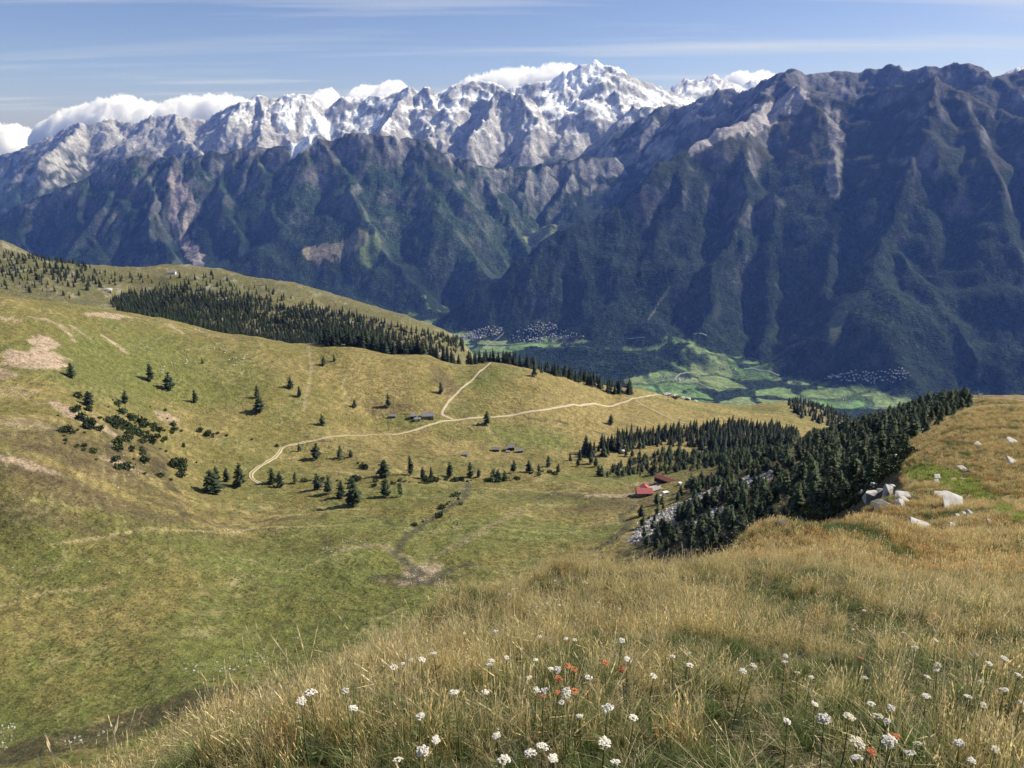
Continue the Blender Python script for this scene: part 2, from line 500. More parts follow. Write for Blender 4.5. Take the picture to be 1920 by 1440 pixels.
fld = (hash2(cxi.astype(np.int64), cyi.astype(np.int64), 15) > 0.60) * sstep(16, 30, hedge) * sstep(0.24, 0.15, slope_f) * sstep(FLOOR + 190, FLOOR + 120, fz) * (fy_ < 7000)
mead = np.maximum(mead * (0.35 + 0.65 * sstep(14, 26, hedge)), fld)
fieldtone = hash2(cxi.astype(np.int64), cyi.astype(np.int64), 16)
forest_keep = 1 - mead
mcol = lerp(np.broadcast_to(meadow_c, C.shape), np.array([0.20, 0.22, 0.10]), np.clip(0.6 * fieldtone + 0.4 * sstep(0.1, 0.7, n2), 0, 1))
C = lerp(C, mcol, mead)
# alp on the shelf of the left massif, scree streams, bare slides
for i, (px, py, rx, ry, ang, col) in enumerate([
        (690,460,110,150,0.2,(0.10,0.13,0.055)),(640,472,260,80,0.15,(0.15,0.14,0.09)),(600,474,140,90,0,(0.2,0.17,0.12)),
        (1012,440,130,260,0.6,(0.15,0.17,0.10))]):
    x, y, z = far_spot(px, py)
    C = lerp(C, np.array(col), blob(x, y, rx, ry, ang, 0.8, 40 + i, sharp=0.08))
    forest_keep = forest_keep * (1 - blob(x, y, rx, ry, ang, 0.8, 40 + i, sharp=0.08))

def streak(pts, width, col, seed, Cc):
    """Pale scree or a torrent bed that follows a gully."""
    global forest_keep
    P = np.array([far_spot(px, py)[:2] for px, py in pts]); W = np.array(width, float)
    d = np.full(fx_.shape, 9.0)
    for a, b, w0, w1 in zip(P[:-1], P[1:], W[:-1], W[1:]):
        ab = b - a
        t = np.clip(((fx_ - a[0]) * ab[0] + (fy_ - a[1]) * ab[1]) / (ab @ ab + 1e-6), 0, 1)
        dd = np.sqrt((fx_ - a[0] - t * ab[0]) ** 2 + (fy_ - a[1] - t * ab[1]) ** 2) / (w0 + (w1 - w0) * t)
        d = np.minimum(d, dd)
    m = sstep(1.15, 0.75, d + 0.5 * n3)
    forest_keep = forest_keep * (1 - m)
    return lerp(Cc, np.array(col), m)

pink = (0.25, 0.215, 0.20)
C = streak([(330,335),(335,370),(322,405),(335,440),(352,462),(370,488),(376,508)], [70,80,40,30,55,60,18], pink, 1, C)
C = streak([(345,350),(360,385),(350,420),(345,435)], [30,45,30,18], pink, 2, C)
C = streak([(1255,540),(1230,575),(1215,600)], [10,10,10], (0.10,0.10,0.07), 5, C)
C = streak([(1560,210),(1568,260),(1566,300),(1560,345),(1568,370)], [70,60,60,50,30], (0.19,0.18,0.165), 6, C)
C = streak([(1490,190),(1450,215),(1400,240),(1340,262),(1300,285)], [120,110,90,70,40], (0.33,0.305,0.29), 7, C)
C = streak([(1480,175),(1430,200),(1380,230)], [60,60,40], (0.33,0.305,0.29), 8, C)
C = streak([(1570,600),(1560,640)], [50,30], (0.1,0.12,0.07), 9, C)
fz = fz + np.where(forest * forest_keep > 0.3, 5.5 * tree_n * forest * forest_keep, 0)
fz = fz + 3 * n3 * sstep(0.4, 0.9, slope_f)

far_me = mesh_from_arrays('mountains', np.stack([fx_, fy_, fz], -1).reshape(-1, 3), grid_faces(*fz.shape))
smooth(far_me)
set_col(far_me, 'cover', C.reshape(-1, 3))
set_float(far_me, 'wood', (forest * forest_keep).ravel())

def far_material():
    m, nd, lk, b = node_mat('mountain_cover')
    a = N(nd, 'ShaderNodeAttribute', attribute_name='cover')
    wd = N(nd, 'ShaderNodeAttribute', attribute_name='wood')
    geo = nd.new('ShaderNodeNewGeometry')
    fine = noise_node(nd, lk, geo.outputs['Position'], 0.045, 3.0, 0.6)
    mid = noise_node(nd, lk, geo.outputs['Position'], 0.012, 5.0, 0.62)
    v = maprange(nd, lk, mid.outputs['Fac'], 0.3, 0.7, 0.62, 1.42)
    v2 = maprange(nd, lk, fine.outputs['Fac'], 0.3, 0.7, 0.65, 1.4)
    mul = N(nd, 'ShaderNodeMath', operation='MULTIPLY'); lk.new(v, mul.inputs[0]); lk.new(v2, mul.inputs[1])
    comb = nd.new('ShaderNodeCombineColor')
    for k_ in range(3):
        lk.new(mul.outputs[0], comb.inputs[k_])
    c = mixcol(nd, lk, 1.0, a.outputs['Color'], comb.outputs[0], 'MULTIPLY')
    canopy = nd.new('ShaderNodeTexVoronoi'); canopy.inputs['Scale'].default_value = 0.05
    lk.new(geo.outputs['Position'], canopy.inputs['Vector'])
    sepc = nd.new('ShaderNodeSeparateColor'); lk.new(canopy.outputs['Color'], sepc.inputs[0])
    cv_ = maprange(nd, lk, sepc.outputs[0], 0, 1, 0.55, 1.6)
    cc = nd.new('ShaderNodeCombineColor')
    for k_ in range(3):
        lk.new(cv_, cc.inputs[k_])
    c2_ = mixcol(nd, lk, 1.0, c, cc.outputs[0], 'MULTIPLY')
    c = mixcol(nd, lk, wd.outputs['Fac'], c, c2_)
    lk.new(c, b.inputs['Base Color'])
    bn = bump(nd, lk, mid.outputs['Fac'], 0.85, 28.0, None)
    vor = nd.new('ShaderNodeTexVoronoi'); vor.inputs['Scale'].default_value = 0.075
    lk.new(geo.outputs['Position'], vor.inputs['Vector'])
    inv = N(nd, 'ShaderNodeMath', operation='MULTIPLY'); lk.new(vor.outputs['Distance'], inv.inputs[0]); lk.new(wd.outputs['Fac'], inv.inputs[1])
    neg = N(nd, 'ShaderNodeMath', operation='MULTIPLY'); neg.inputs[1].default_value = -1.0; lk.new(inv.outputs[0], neg.inputs[0])
    bump(nd, lk, neg.outputs[0], 0.9, 9.0, b, bn)
    b.inputs['Specular IOR Level'].default_value = 0.05
    return m
mountains = add('mountains', far_me, far_material(), kind='structure')
# ------------------------------------------------------------------ near terrain: the ridge we stand on, the alpine bowl, the hills behind it
OFF = 6.0
CPTS = [  # spots of the photograph with their distance ahead
    # foreground ridge (ground under the grass)
    (960,1500,1.6),(1500,1500,1.6),(400,1500,1.6),(960,1230,4.2),(1150,1078,10),(1000,1098,9.5),(850,1140,8.2),(740,1215,7.0),(1000,1165,6.2),(1000,1122,8),(1150,1150,6.2),(1150,1102,8.2),(1300,1140,6.6),(1300,1088,9.2),(850,1190,6),(850,1235,4.6),(740,1245,5),(1450,1085,9.5),(1450,1130,7.2),(1450,1040,14),(1600,1025,19),(1700,985,27),(1700,1050,14),(1800,985,24),(1800,940,34),(1900,985,22),(1900,930,32),(640,1288,6.0),(520,1355,5.2),(400,1412,4.5),(280,1472,4.0),(150,1550,3.2),
    (1300,1200,4.6),(1300,1066,11.5),(1700,1200,5),(1920,1180,5.4),(1400,1016,16),(1450,1003,21),(1600,1090,9),(1600,982,30),(1750,1010,19),(1920,1010,18),(2100,1050,14),(2150,1200,6),
    (1650,952,42),(1800,905,42),(1920,880,46),(2080,880,50),(1694,874,72),(1800,840,70),(1920,822,80),(1735,823,120),(1850,790,120),(1950,785,130),(1790,770,240),(1830,752,330),(1850,745,410),(1890,748,400),(1950,775,330),(2050,820,240),(2150,850,160),
    # shaded side of the ridge, wood on it
    (1560,925,160),(1500,940,200),(1600,880,190),(1450,950,235),(1450,900,310),(1300,1000,290),(1200,1012,330),(1320,920,405),(1500,850,360),(1600,806,430),(1700,772,480),(1740,756,500),(1400,870,430),(1660,830,300),
    # meadow floor of the bowl
    (0,1000,300),(-250,1000,290),(300,1000,320),(640,1020,335),(900,1000,355),(1050,960,400),(0,1200,228),(-250,1200,220),(300,1200,235),(600,1150,265),(800,1080,300),(1100,1030,325),(0,1375,180),(250,1300,203),(500,1258,220),(-250,1380,176),
    (400,1385,164),(150,1440,148),(-150,1500,137),
    # far side of the bowl
    (0,900,330),(200,900,370),(380,920,420),(665,940,415),(850,920,450),(470,900,460),(530,840,540),(200,800,450),(0,800,400),(-300,800,380),(-300,650,470),(700,880,500),(960,887,520),(1100,852,590),(1210,920,455),(1150,895,500),(1260,885,500),
    (1150,800,680),(1300,842,620),(1400,815,690),(1200,868,565),(958,842,590),(950,786,655),(830,790,640),(700,780,640),(700,720,690),(500,720,640),(350,780,560),(200,700,560),(0,700,480),(100,640,560),(300,660,650),(600,680,715),(850,720,720),(1000,720,730),(1150,765,745),(1300,775,780),
    (1420,772,870),(1480,800,800),(1500,818,745),
    # crest behind the bowl
    (-300,500,620),(0,553,660),(160,576,700),(300,607,740),(420,630,752),(500,637,760),(650,647,770),(800,664,785),(920,678,795),(1000,690,800),(1100,712,820),(1180,727,835),(1250,742,850),(1350,757,890),(1440,757,930),(1475,757,950),
    # wooded shoulder behind the crest
    (-300,455,1400),(0,482,1280),(0,466,1500),(100,490,1380),(200,505,1440),(250,565,1130),(350,590,1080),(450,608,1060),(400,522,1500),(320,512,1480),(520,548,1480),(600,566,1480),(600,625,1080),(700,600,1440),(780,622,1420),(860,645,1380),(760,655,1080),
    (1560,775,1000),(1540,760,1060),(1620,800,900),
]
XPTS = [  # hidden ground: x, y, z
    (0,0,-1.62),(-4,0,-2.4),(4,0,-1.3),(0,-3,-1.0),(-4,-3,-1.7),(4,-3,-0.4),(-9,2,-7.5),(-16,3,-15),(-30,6,-31),(-60,10,-60),
    (-1.4,12,-14.5),(-8,12,-16),(-20,20,-26),(-28,60,-60),(-100,60,-100),(3,20,-16),(3,32,-27),(3,60,-52),(6,110,-92),(12,170,-128),(16,36,-27),(24,60,-45),(30,90,-66),(44,130,-86),
    (0.4,13,-9.6),(2.0,14.0,-9.7),(3.6,16.5,-11.4),(-2.2,11,-9.6),(-4.2,9,-8.8),(6.0,22,-15.2),(9.5,30,-20),
    (20,240,-165),(-70,150,-143),(-58,110,-108),(-36,118,-106),(-150,110,-130),
    (-280,900,-240),(-100,900,-285),(-550,880,-205),(-700,900,-180),(80,900,-300),(170,960,-330),(280,1000,-352),(380,1080,-400),(-20,1150,-380),(120,1200,-450),(460,900,-330),(460,700,-260),
    (420,560,-195),(520,500,-175),(330,420,-142),(420,700,-290),(560,620,-230),(300,200,-95),(480,260,-130),(620,420,-190),(650,800,-330),(800,600,-300),
]
for a_, yy, zz in [(-1.0,1900,-700),(-0.6,1900,-720),(-0.3,1900,-760),(-0.1,1750,-760),(0.1,1600,-760),(0.3,1500,-740),(0.55,1350,-720),(0.8,1200,-650),(1.05,1000,-560),
                   (-1.0,2700,-1330),(-0.6,2700,-1350),(-0.3,2600,-1370),(0.0,2500,-1390),(0.3,2400,-1390),(0.6,2300,-1390),(1.0,2000,-1300),
                   (-1.0,1250,-200),(-1.0,700,-110),(-1.0,400,-140),(-1.0,200,-160),(1.0,350,-170),(1.0,100,-60),(1.0,40,-24)]:
    XPTS.append((a_ * yy, yy, zz))
def stretch(Y):
    return Y * (1 + 0.72 * float(sstep(120.0, 12.0, np.float64(Y))))
XPTS = [tuple(1.6 * c for c in p) if (math.hypot(p[0], p[1]) < 34 and math.hypot(p[0], p[1]) > 8.5) else p for p in XPTS]
cp = np.array([at(px, py, stretch(Y)) for px, py, Y in CPTS] + [np.array(p, float) for p in XPTS])
KA = 2.4
def tuv(x, y):
    yy = np.maximum(y + OFF, 0.5)
    return KA * x / yy, np.log(yy)
U, V = tuv(cp[:, 0], cp[:, 1]); T = cp[:, 2] / (cp[:, 1] + OFF)
n_c = len(U)
def kern(r2):
    return 0.5 * r2 * np.log(r2 + 1e-9)
Amat = kern((U[:, None] - U[None]) ** 2 + (V[:, None] - V[None]) ** 2) + np.eye(n_c) * 2e-4
Pm = np.stack([np.ones(n_c), U, V], 1)
S = np.block([[Amat, Pm], [Pm.T, np.zeros((3, 3))]])
sol = np.linalg.solve(S, np.concatenate([T, np.zeros(3)]))

# coarse solution on a (direction, log distance) lattice, then refined
na = np.concatenate([np.linspace(-1.06, -0.74, 24)[:-1], np.linspace(-0.74, 0.74, 600), np.linspace(0.74, 1.06, 24)[1:]])
nl = np.concatenate([np.linspace(math.log(1.2), math.log(10), 70)[:-1], np.linspace(math.log(10), math.log(150), 170)[:-1],
                     np.linspace(math.log(150), math.log(1000), 330)[:-1], np.linspace(math.log(1000), math.log(1700), 70)[:-1], np.linspace(math.log(1700), math.log(2650), 30)])
cu = np.linspace(-1.06, 1.06, 161) * KA; cv = np.linspace(nl[0], nl[-1], 230)
CU, CV = np.meshgrid(cu, cv)
ct = np.full(CU.shape, 0.0)
for i in range(n_c):
    ct += sol[i] * kern((CU - U[i]) ** 2 + (CV - V[i]) ** 2)
ct += sol[n_c] + sol[n_c + 1] * CU + sol[n_c + 2] * CV
def cubic_axis(A, t, axis):
    A = np.moveaxis(A, axis, 0)
    i = np.clip(np.floor(t).astype(int), 1, A.shape[0] - 3); f = (t - i)[:, None]
    p0, p1, p2, p3 = A[i - 1], A[i], A[i + 1], A[i + 2]
    r = p1 + 0.5 * f * (p2 - p0 + f * (2 * p0 - 5 * p1 + 4 * p2 - p3 + f * (3 * (p1 - p2) + p3 - p0)))
    return np.moveaxis(r, 0, axis)
tt = cubic_axis(cubic_axis(ct, (nl - cv[0]) / (cv[1] - cv[0]), 0), (na * KA - cu[0]) / (cu[1] - cu[0]), 1)
NL, NA = np.meshgrid(nl, na, indexing='ij')
ny = np.exp(NL) - OFF; nx = NA * np.exp(NL); nzz = tt * np.exp(NL)
dist = np.sqrt(nx ** 2 + ny ** 2)
# relief: hummocks on the ridge, swells and small gullies in the bowl
w_far = sstep(60, 200, dist)
nzz = nzz + (1 - w_far) * (0.10 * fbm(nx / 1.6, ny / 1.6, 3, 201) * sstep(0.5, 3, dist) + 0.5 * fbm(nx / 9, ny / 9, 3, 202) * sstep(10, 40, dist))
wob = sstep(150, 300, dist)
nzz = nzz + wob * (3.0 * fbm(nx / 70, ny / 70, 4, 203) + 0.9 * fbm(nx / 16, ny / 16, 3, 204))
nzz = nzz + wob * 0.9 * -np.abs(fbm(nx / 55 + 0.4 * ny / 55, ny / 80, 3, 205)) * 1.5
nzz = nzz + sstep(900, 1100, dist) * 9 * fbm(nx / 110, ny / 110, 4, 206)
near_me = mesh_from_arrays('alpine_ground', np.stack([nx, ny, nzz], -1).reshape(-1, 3), grid_faces(*nzz.shape))
smooth(near_me)

def ground(x, y):
    x = np.asarray(x, float); y = np.asarray(y, float)
    a = x / (y + OFF); l = np.log(np.maximum(y + OFF, 1.21))
    ia = np.clip(np.searchsorted(na, a) - 1, 0, len(na) - 2); il = np.clip(np.searchsorted(nl, l) - 1, 0, len(nl) - 2)
    ta = np.clip((a - na[ia]) / (na[ia + 1] - na[ia]), 0, 1); tl = np.clip((l - nl[il]) / (nl[il + 1] - nl[il]), 0, 1)
    return (nzz[il, ia] * (1 - ta) + nzz[il, ia + 1] * ta) * (1 - tl) + (nzz[il + 1, ia] * (1 - ta) + nzz[il + 1, ia + 1] * ta) * tl

_Y = np.exp(np.linspace(math.log(1.0), math.log(2500), 5000))
def spot(px, py, ymin=1.0):
    """Where the view through this spot of the photograph meets the near ground."""
    Y = _Y[_Y >= ymin]
    u = -(py - 720.0) / F; k = Y / (CP + SP * u)
    x = (px - 960.0) / F * k; z = (-SP + CP * u) * k
    h = ground(x, Y)
    below = h > z
    i = int(np.argmax(below))
    if not below[i]:                      # just over a crest: the nearest ground under the view
        i = int(np.argmin((z - h) / Y))
    return np.array([x[i], Y[i], h[i]])
# ------------------------------------------------------------------ cover of the near ground
def near_line(pts, width, rough=0.5, seed=0, ymin=60.0, soft=0.3):
    """Mask of a band that follows spots of the photograph; width in metres."""
    P = [spot(px, py, ymin) for px, py in pts]
    P = [p[:2] for p in P if p is not None]
    W = np.broadcast_to(np.array(width, float), (len(P),))
    d = np.full(nx.shape, 9.0)
    for a, b, w0, w1 in zip(P[:-1], P[1:], W[:-1], W[1:]):
        ab = b - a
        t = np.clip(((nx - a[0]) * ab[0] + (ny - a[1]) * ab[1]) / (ab @ ab + 1e-6), 0, 1)
        dd = np.sqrt((nx - a[0] - t * ab[0]) ** 2 + (ny - a[1] - t * ab[1]) ** 2) / (w0 + (w1 - w0) * t)
        d = np.minimum(d, dd)
    return sstep(1 + soft, 1 - soft, d + rough * fbm(nx / 5.0, ny / 5.0, 3, 400 + seed))

def near_blob(px, py, rx, ry, ang=0.0, rough=0.4, seed=0, ymin=60.0, sharp=0.15):
    p = spot(px, py, ymin)
    return blob(p[0], p[1], rx, ry, ang, rough, seed, nx, ny, sharp)

m1 = fbm(nx / 130, ny / 130, 4, 501); m2 = fbm(nx / 32, ny / 32, 4, 502); m3 = fbm(nx / 8, ny / 8, 3, 503); m4 = fbm(nx / 2.2, ny / 2.2, 3, 504)
gold = np.array([0.255, 0.200, 0.072]); olive = np.array([0.160, 0.140, 0.042]); green = np.array([0.112, 0.126, 0.032])
brown = np.array([0.090, 0.064, 0.036]); soil = np.array([0.38, 0.285, 0.195]); scree_c = np.array([0.26, 0.25, 0.235]); straw = np.array([0.33, 0.27, 0.13])
K = np.empty(nx.shape + (3,), np.float32); K[:] = olive
rightness = sstep(-260, 60, nx) * sstep(520, 640, ny)
K = lerp(K, gold, np.clip(sstep(-0.45, 0.55, m1 * 0.5 + 0.7 * m2 + 0.45 * m3 + 0.75 * rightness - 0.10), 0, 1))
K = lerp(K, green, 0.85 * sstep(0.0, 0.75, -m1 * 0.8 + 0.6 * m2 - 0.25 * m3 + 0.40 * sstep(430, 250, ny) - 0.35 * rightness))
# hollows greener, shoulders drier
K = lerp(K, straw, 0.55 * sstep(0.35, 0.9, m2 + 0.5 * m3) * sstep(700, 300, ny))
# green hay ground by the huts and the farm
for i, (px, py, rx, ry, ang) in enumerate([(940,690,28,26,0.2),(900,720,20,30,0.3),(780,788,32,12,0.0),(870,765,20,20,0.2),(960,815,48,26,0.0),(1010,830,34,20,0),(900,870,40,10,0),(1180,890,38,16,0),(1130,900,40,14,0),
                                          (1000,935,60,22,0.0),(950,990,50,20,0.0),(640,985,40,16,0.1),(420,1030,60,25,0.1),(830,1030,30,18,0.4),(1060,1000,36,16,0.2),(1420,770,60,22,0.1),(1300,765,60,12,0),(560,1060,45,16,0),(150,690,40,50,0.5),(380,700,50,50,0.3)]):
    K = lerp(K, green * (0.95 + 0.15 * ((i * 7) % 3)), 0.62 * near_blob(px, py, rx, ry, ang, 0.55, 20 + i, sharp=0.5))
# brown heath
for i, (px, py, rx, ry, ang) in enumerate([(120,915,60,14,0.0),(40,960,30,10,0),(220,895,40,10,0.0),(60,880,30,10,0),(380,975,34,5,0),(520,975,26,4,0),(830,712,12,30,0.4),(720,765,24,10,0),(1090,930,40,10,0),(790,1085,16,8,0.3),(1160,945,30,14,0.2),(120,830,34,26,0)]):
    K = lerp(K, brown, 0.55 * near_blob(px, py, rx, ry, ang, 0.7, 60 + i, sharp=0.4))
# bare earth
for i, (px, py, rx, ry, ang, s) in enumerate([(58,676,16,15,0.1,.95),(90,668,10,16,.2,.95),(78,640,7,14,.1,.9),(95,645,6,12,.2,.9),(232,870,9,4,0,.8),(215,868,7,4,0,.8),(312,783,8,8,0,.7),(35,868,12,4,0,.7),(60,872,12,4,0,.6),(8,702,8,8,0,.7),(1205,908,10,5,0,.6),(1150,928,16,5,0.1,.8),(790,1075,8,12,-.4,.6),(20,790,10,8,.2,.3),(60,800,12,8,.2,.3),(30,735,9,10,0,.3)]):
    K = lerp(K, soil, s * near_blob(px, py, rx, ry, ang, 0.6, 90 + i, sharp=0.12))
for i, (pts, w, s) in enumerate([([(100,755),(140,780),(180,800),(218,818)],[3,6,6,3],.85),([(195,632),(215,645),(243,664)],[3,3.5,1],.9),([(165,590),(215,592),(280,600)],[4,6,2],.8),([(318,610),(345,626)],[4,1.5],.7),
        ([(60,595),(110,608),(140,640)],[2.5,3,1.5],.65),([(135,612),(172,640)],[2,1],.6),([(370,618),(410,632)],[2.5,1],.7),([(0,595),(30,602)],[4,4],.6),([(640,1030),(720,1020),(790,1075),(830,1095)],[2,3,4,3],.3),
        ([(780,1060),(880,1010),(960,965),(1000,955)],[2,3,2,1],.25),([(570,640),(585,690),(570,770)],[1,1.5,1.5],.35)]):
    K = lerp(K, soil, s * near_line(pts, w, 0.6, i))
# worn foot paths and cattle terraces on the slopes
for i, (pts, w) in enumerate([([(100,1022),(200,1005),(330,995),(480,990),(640,985)],1.3),([(740,905),(820,912),(900,915),(1000,920),(1100,925)],1.2),([(905,795),(925,818),(940,838)],1.1),([(655,690),(640,720),(650,745)],0.8),([(0,1135),(90,1110),(200,1100)],0.8),([(420,985),(560,965),(700,955)],0.9)]):
    K = lerp(K, straw, 0.75 * near_line(pts, w, 0.3, 30 + i))
terr = np.sin((nzz + 1.3 * m2 + 0.5 * m3) * 2 * math.pi / 2.3)
K = lerp(K, brown, 0.42 * sstep(0.5, 1.0, terr) * sstep(250, 330, dist) * sstep(-0.3, 0.4, m1 + 0.5 * m3))
K = lerp(K, straw, 0.42 * sstep(0.55, 1.0, -terr) * sstep(250, 330, dist) * sstep(-0.2, 0.5, m2))
# stream beds: dark, wet, with scrub
for i, (pts, w) in enumerate([([(880,905),(870,935),(830,960),(790,985),(760,1010),(740,1040),(790,1078)],[2.2,2.2,2,2,2,2,3]),([(1190,950),(1165,965),(1180,985),(1140,1020),(1110,1030)],[2,2,2.2,2.4,2.4]),
                             ([(650,980),(700,968),(740,985)],[0.9,0.9,0.9]),([(690,1085),(740,1080),(800,1095),(850,1065),(900,1058)],[1.5,2.2,2.6,2,1.6]),([(570,820),(700,845),(800,860),(870,850)],1.0),([(980,786),(1040,790),(1100,805),(1140,815)],1.4)]):
    K = lerp(K, np.array([0.06, 0.06, 0.034]), 0.75 * near_line(pts, w, 0.8, 50 + i))
# scree by the wood
scree_m = np.maximum.reduce([near_line([(1215,1000),(1250,965),(1290,945),(1330,925),(1380,908),(1445,895)],[9,11,9,11,13,8],1.0,70), near_line([(1300,985),(1330,965),(1360,955)],[6,8,6],1.0,71), near_line([(1195,1012),(1240,985)],[4,6],0.9,72)])
K = lerp(K, scree_c * 0.8, 0.8 * scree_m)
# shoulder behind the crest: dry, with pale rock bands
rk2 = sstep(0.25, 0.7, m2 + 0.6 * m3 + 0.3 * m4) * sstep(950, 1100, dist)
K = lerp(K, np.array([0.105, 0.105, 0.055]), 0.6 * sstep(900, 1050, dist))
K = lerp(K, np.array([0.30, 0.275, 0.22]), 0.6 * rk2)
# the near ridge: ochre turf, bilberry green and reddish patches
r1 = fbm(nx / 14, ny / 14, 4, 521); r2 = fbm(nx / 3.5, ny / 3.5, 3, 522)
nearw = sstep(150, 60, dist) * sstep(-40, -6, nx + 0.0) + sstep(140, 200, dist) * 0
ridge_w = np.clip(sstep(16, 20, nx - 0.0 * ny) * sstep(470, 420, ny) * sstep(0.28, 0.36, nx / (ny + 1)) + sstep(60, 30, dist), 0, 1)
Rc = lerp(np.broadcast_to(np.array([0.27, 0.205, 0.095]), K.shape), np.array([0.17, 0.11, 0.05]), sstep(0.0, 0.6, r1 + 0.5 * r2))
Rc = lerp(Rc, np.array([0.075, 0.085, 0.03]), 0.8 * sstep(0.05, 0.55, -r1 + 0.6 * r2))
K = lerp(K, Rc, ridge_w)
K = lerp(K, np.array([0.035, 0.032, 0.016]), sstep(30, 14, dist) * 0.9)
# steep flank below the ridge: dark heath
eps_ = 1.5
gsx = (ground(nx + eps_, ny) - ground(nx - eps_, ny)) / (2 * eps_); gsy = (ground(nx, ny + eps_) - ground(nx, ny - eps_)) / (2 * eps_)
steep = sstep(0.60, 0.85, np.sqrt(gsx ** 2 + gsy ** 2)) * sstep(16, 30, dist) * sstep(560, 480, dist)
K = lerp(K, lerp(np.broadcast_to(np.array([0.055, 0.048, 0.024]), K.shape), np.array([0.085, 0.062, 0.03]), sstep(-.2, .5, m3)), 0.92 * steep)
foot_shade = near_line([(-60,1430),(60,1405),(170,1385),(270,1345),(370,1310),(480,1295),(600,1282)], [10, 9, 9, 8, 8, 7, 6], 0.35, 85, 100.0, 0.12)  # shadow strip at the foot of the slope, painted into the ground colour
K = lerp(K, np.array([0.062, 0.052, 0.026]), 0.85 * foot_shade * (ny > 110))
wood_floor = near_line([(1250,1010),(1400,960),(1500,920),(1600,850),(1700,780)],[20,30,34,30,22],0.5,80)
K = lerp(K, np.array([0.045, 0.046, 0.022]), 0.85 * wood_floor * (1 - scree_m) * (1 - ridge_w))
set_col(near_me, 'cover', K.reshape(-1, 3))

def near_material():
    m, nd, lk, b = node_mat('alpine_turf')
    a = N(nd, 'ShaderNodeAttribute', attribute_name='cover')
    geo = nd.new('ShaderNodeNewGeometry')
    P = geo.outputs['Position']
    big = noise_node(nd, lk, P, 0.22, 6.0, 0.65)
    fine = noise_node(nd, lk, P, 1.7, 4.0, 0.65)
    tuft = nd.new('ShaderNodeTexVoronoi'); tuft.inputs['Scale'].default_value = 0.55
    lk.new(P, tuft.inputs['Vector'])
    v = maprange(nd, lk, big.outputs['Fac'], 0.3, 0.7, 0.58, 1.42)
    v2 = maprange(nd, lk, fine.outputs['Fac'], 0.3, 0.7, 0.5, 1.5)
    mul = N(nd, 'ShaderNodeMath', operation='MULTIPLY'); lk.new(v, mul.inputs[0]); lk.new(v2, mul.inputs[1])
    comb = nd.new('ShaderNodeCombineColor')
    for k_ in range(3):
        lk.new(mul.outputs[0], comb.inputs[k_])
    c = mixcol(nd, lk, 1.0, a.outputs['Color'], comb.outputs[0], 'MULTIPLY')
    # scattered dark tussocks
    sp = noise_node(nd, lk, P, 0.75, 2.0, 0.5)
    msk = maprange(nd, lk, sp.outputs['Fac'], 0.58, 0.66, 0.0, 0.7)
    c = mixcol(nd, lk, msk, c, (0.045, 0.042, 0.02))
    lk.new(c, b.inputs['Base Color'])
    bn = bump(nd, lk, big.outputs['Fac'], 0.9, 2.2, None)
    # cattle terraces: small steps that follow the contour
    sz = nd.new('ShaderNodeSeparateXYZ'); lk.new(P, sz.inputs[0])
    wob_ = noise_node(nd, lk, P, 0.05, 3.0, 0.6)
    ma = N(nd, 'ShaderNodeMath', operation='MULTIPLY_ADD'); lk.new(wob_.outputs['Fac'], ma.inputs[0]); ma.inputs[1].default_value = 14.0; lk.new(sz.outputs['Z'], ma.inputs[2])
    fr = N(nd, 'ShaderNodeMath', operation='MULTIPLY'); lk.new(ma.outputs[0], fr.inputs[0]); fr.inputs[1].default_value = 3.6
    sn = N(nd, 'ShaderNodeMath', operation='SINE'); lk.new(fr.outputs[0], sn.inputs[0])
    tw = N(nd, 'ShaderNodeMath', operation='MULTIPLY'); lk.new(sn.outputs[0], tw.inputs[0]); lk.new(maprange(nd, lk, noise_node(nd, lk, P, 0.02, 2.0).outputs['Fac'], 0.42, 0.6, 0.0, 1.0), tw.inputs[1])
    bn = bump(nd, lk, tw.outputs[0], 0.55, 0.28, None, bn)
    bump(nd, lk, fine.outputs['Fac'], 0.8, 0.22, b, bn)
    return m
alpine = add('alpine_ground', near_me, near_material(), kind='structure')

# ------------------------------------------------------------------ dirt tracks
dirt_mat, nd, lk, b = node_mat('pale_dirt')
geo = nd.new('ShaderNodeNewGeometry')
nn = noise_node(nd, lk, geo.outputs['Position'], 0.8, 5.0, 0.6)
lk.new(mixcol(nd, lk, nn.outputs['Fac'], (0.36, 0.29, 0.18), (0.52, 0.45, 0.31)), b.inputs['Base Color'])
turf_strip, nd, lk, b = node_mat('track_turf')
b.inputs['Base Color'].default_value = (0.17, 0.155, 0.06, 1)

def resample(P, step):
    P = np.array(P); d = np.r_[0, np.cumsum(np.linalg.norm(np.diff(P[:, :2], axis=0), axis=1))]
    # smooth Catmull-like pass through the spots
    t = np.linspace(0, d[-1], max(int(d[-1] / step), 4))
    Q = np.stack([np.interp(t, d, P[:, k_]) for k_ in range(2)], 1)
    for _ in range(3):
        Q[1:-1] = (Q[:-2] + 2 * Q[1:-1] + Q[2:]) / 4
    return Q

def strip(name, Q, w, hfun, lift, mat, off=0.0, parent=None, **props):
    T_ = np.gradient(Q, axis=0); T_ /= np.linalg.norm(T_, axis=1)[:, None] + 1e-9
    Nn = np.stack([-T_[:, 1], T_[:, 0]], 1)
    cols = []
    wv = w * (1 + .32 * fbm(Q[:, 0] / 9.0, Q[:, 1] / 9.0, 2, 720))
    for s in (-1, -0.33, 0.33, 1):
        q = Q + Nn * (off + s * wv / 2)[:, None]
        cols.append(np.c_[q, hfun(q[:, 0], q[:, 1]) + lift - (0.10 if abs(s) == 1 else 0)])
    V_ = np.stack(cols, 1).reshape(-1, 3)
    me = mesh_from_arrays(name, V_, grid_faces(len(Q), 4))
    smooth(me)
    return add(name, me, mat, parent, **props)

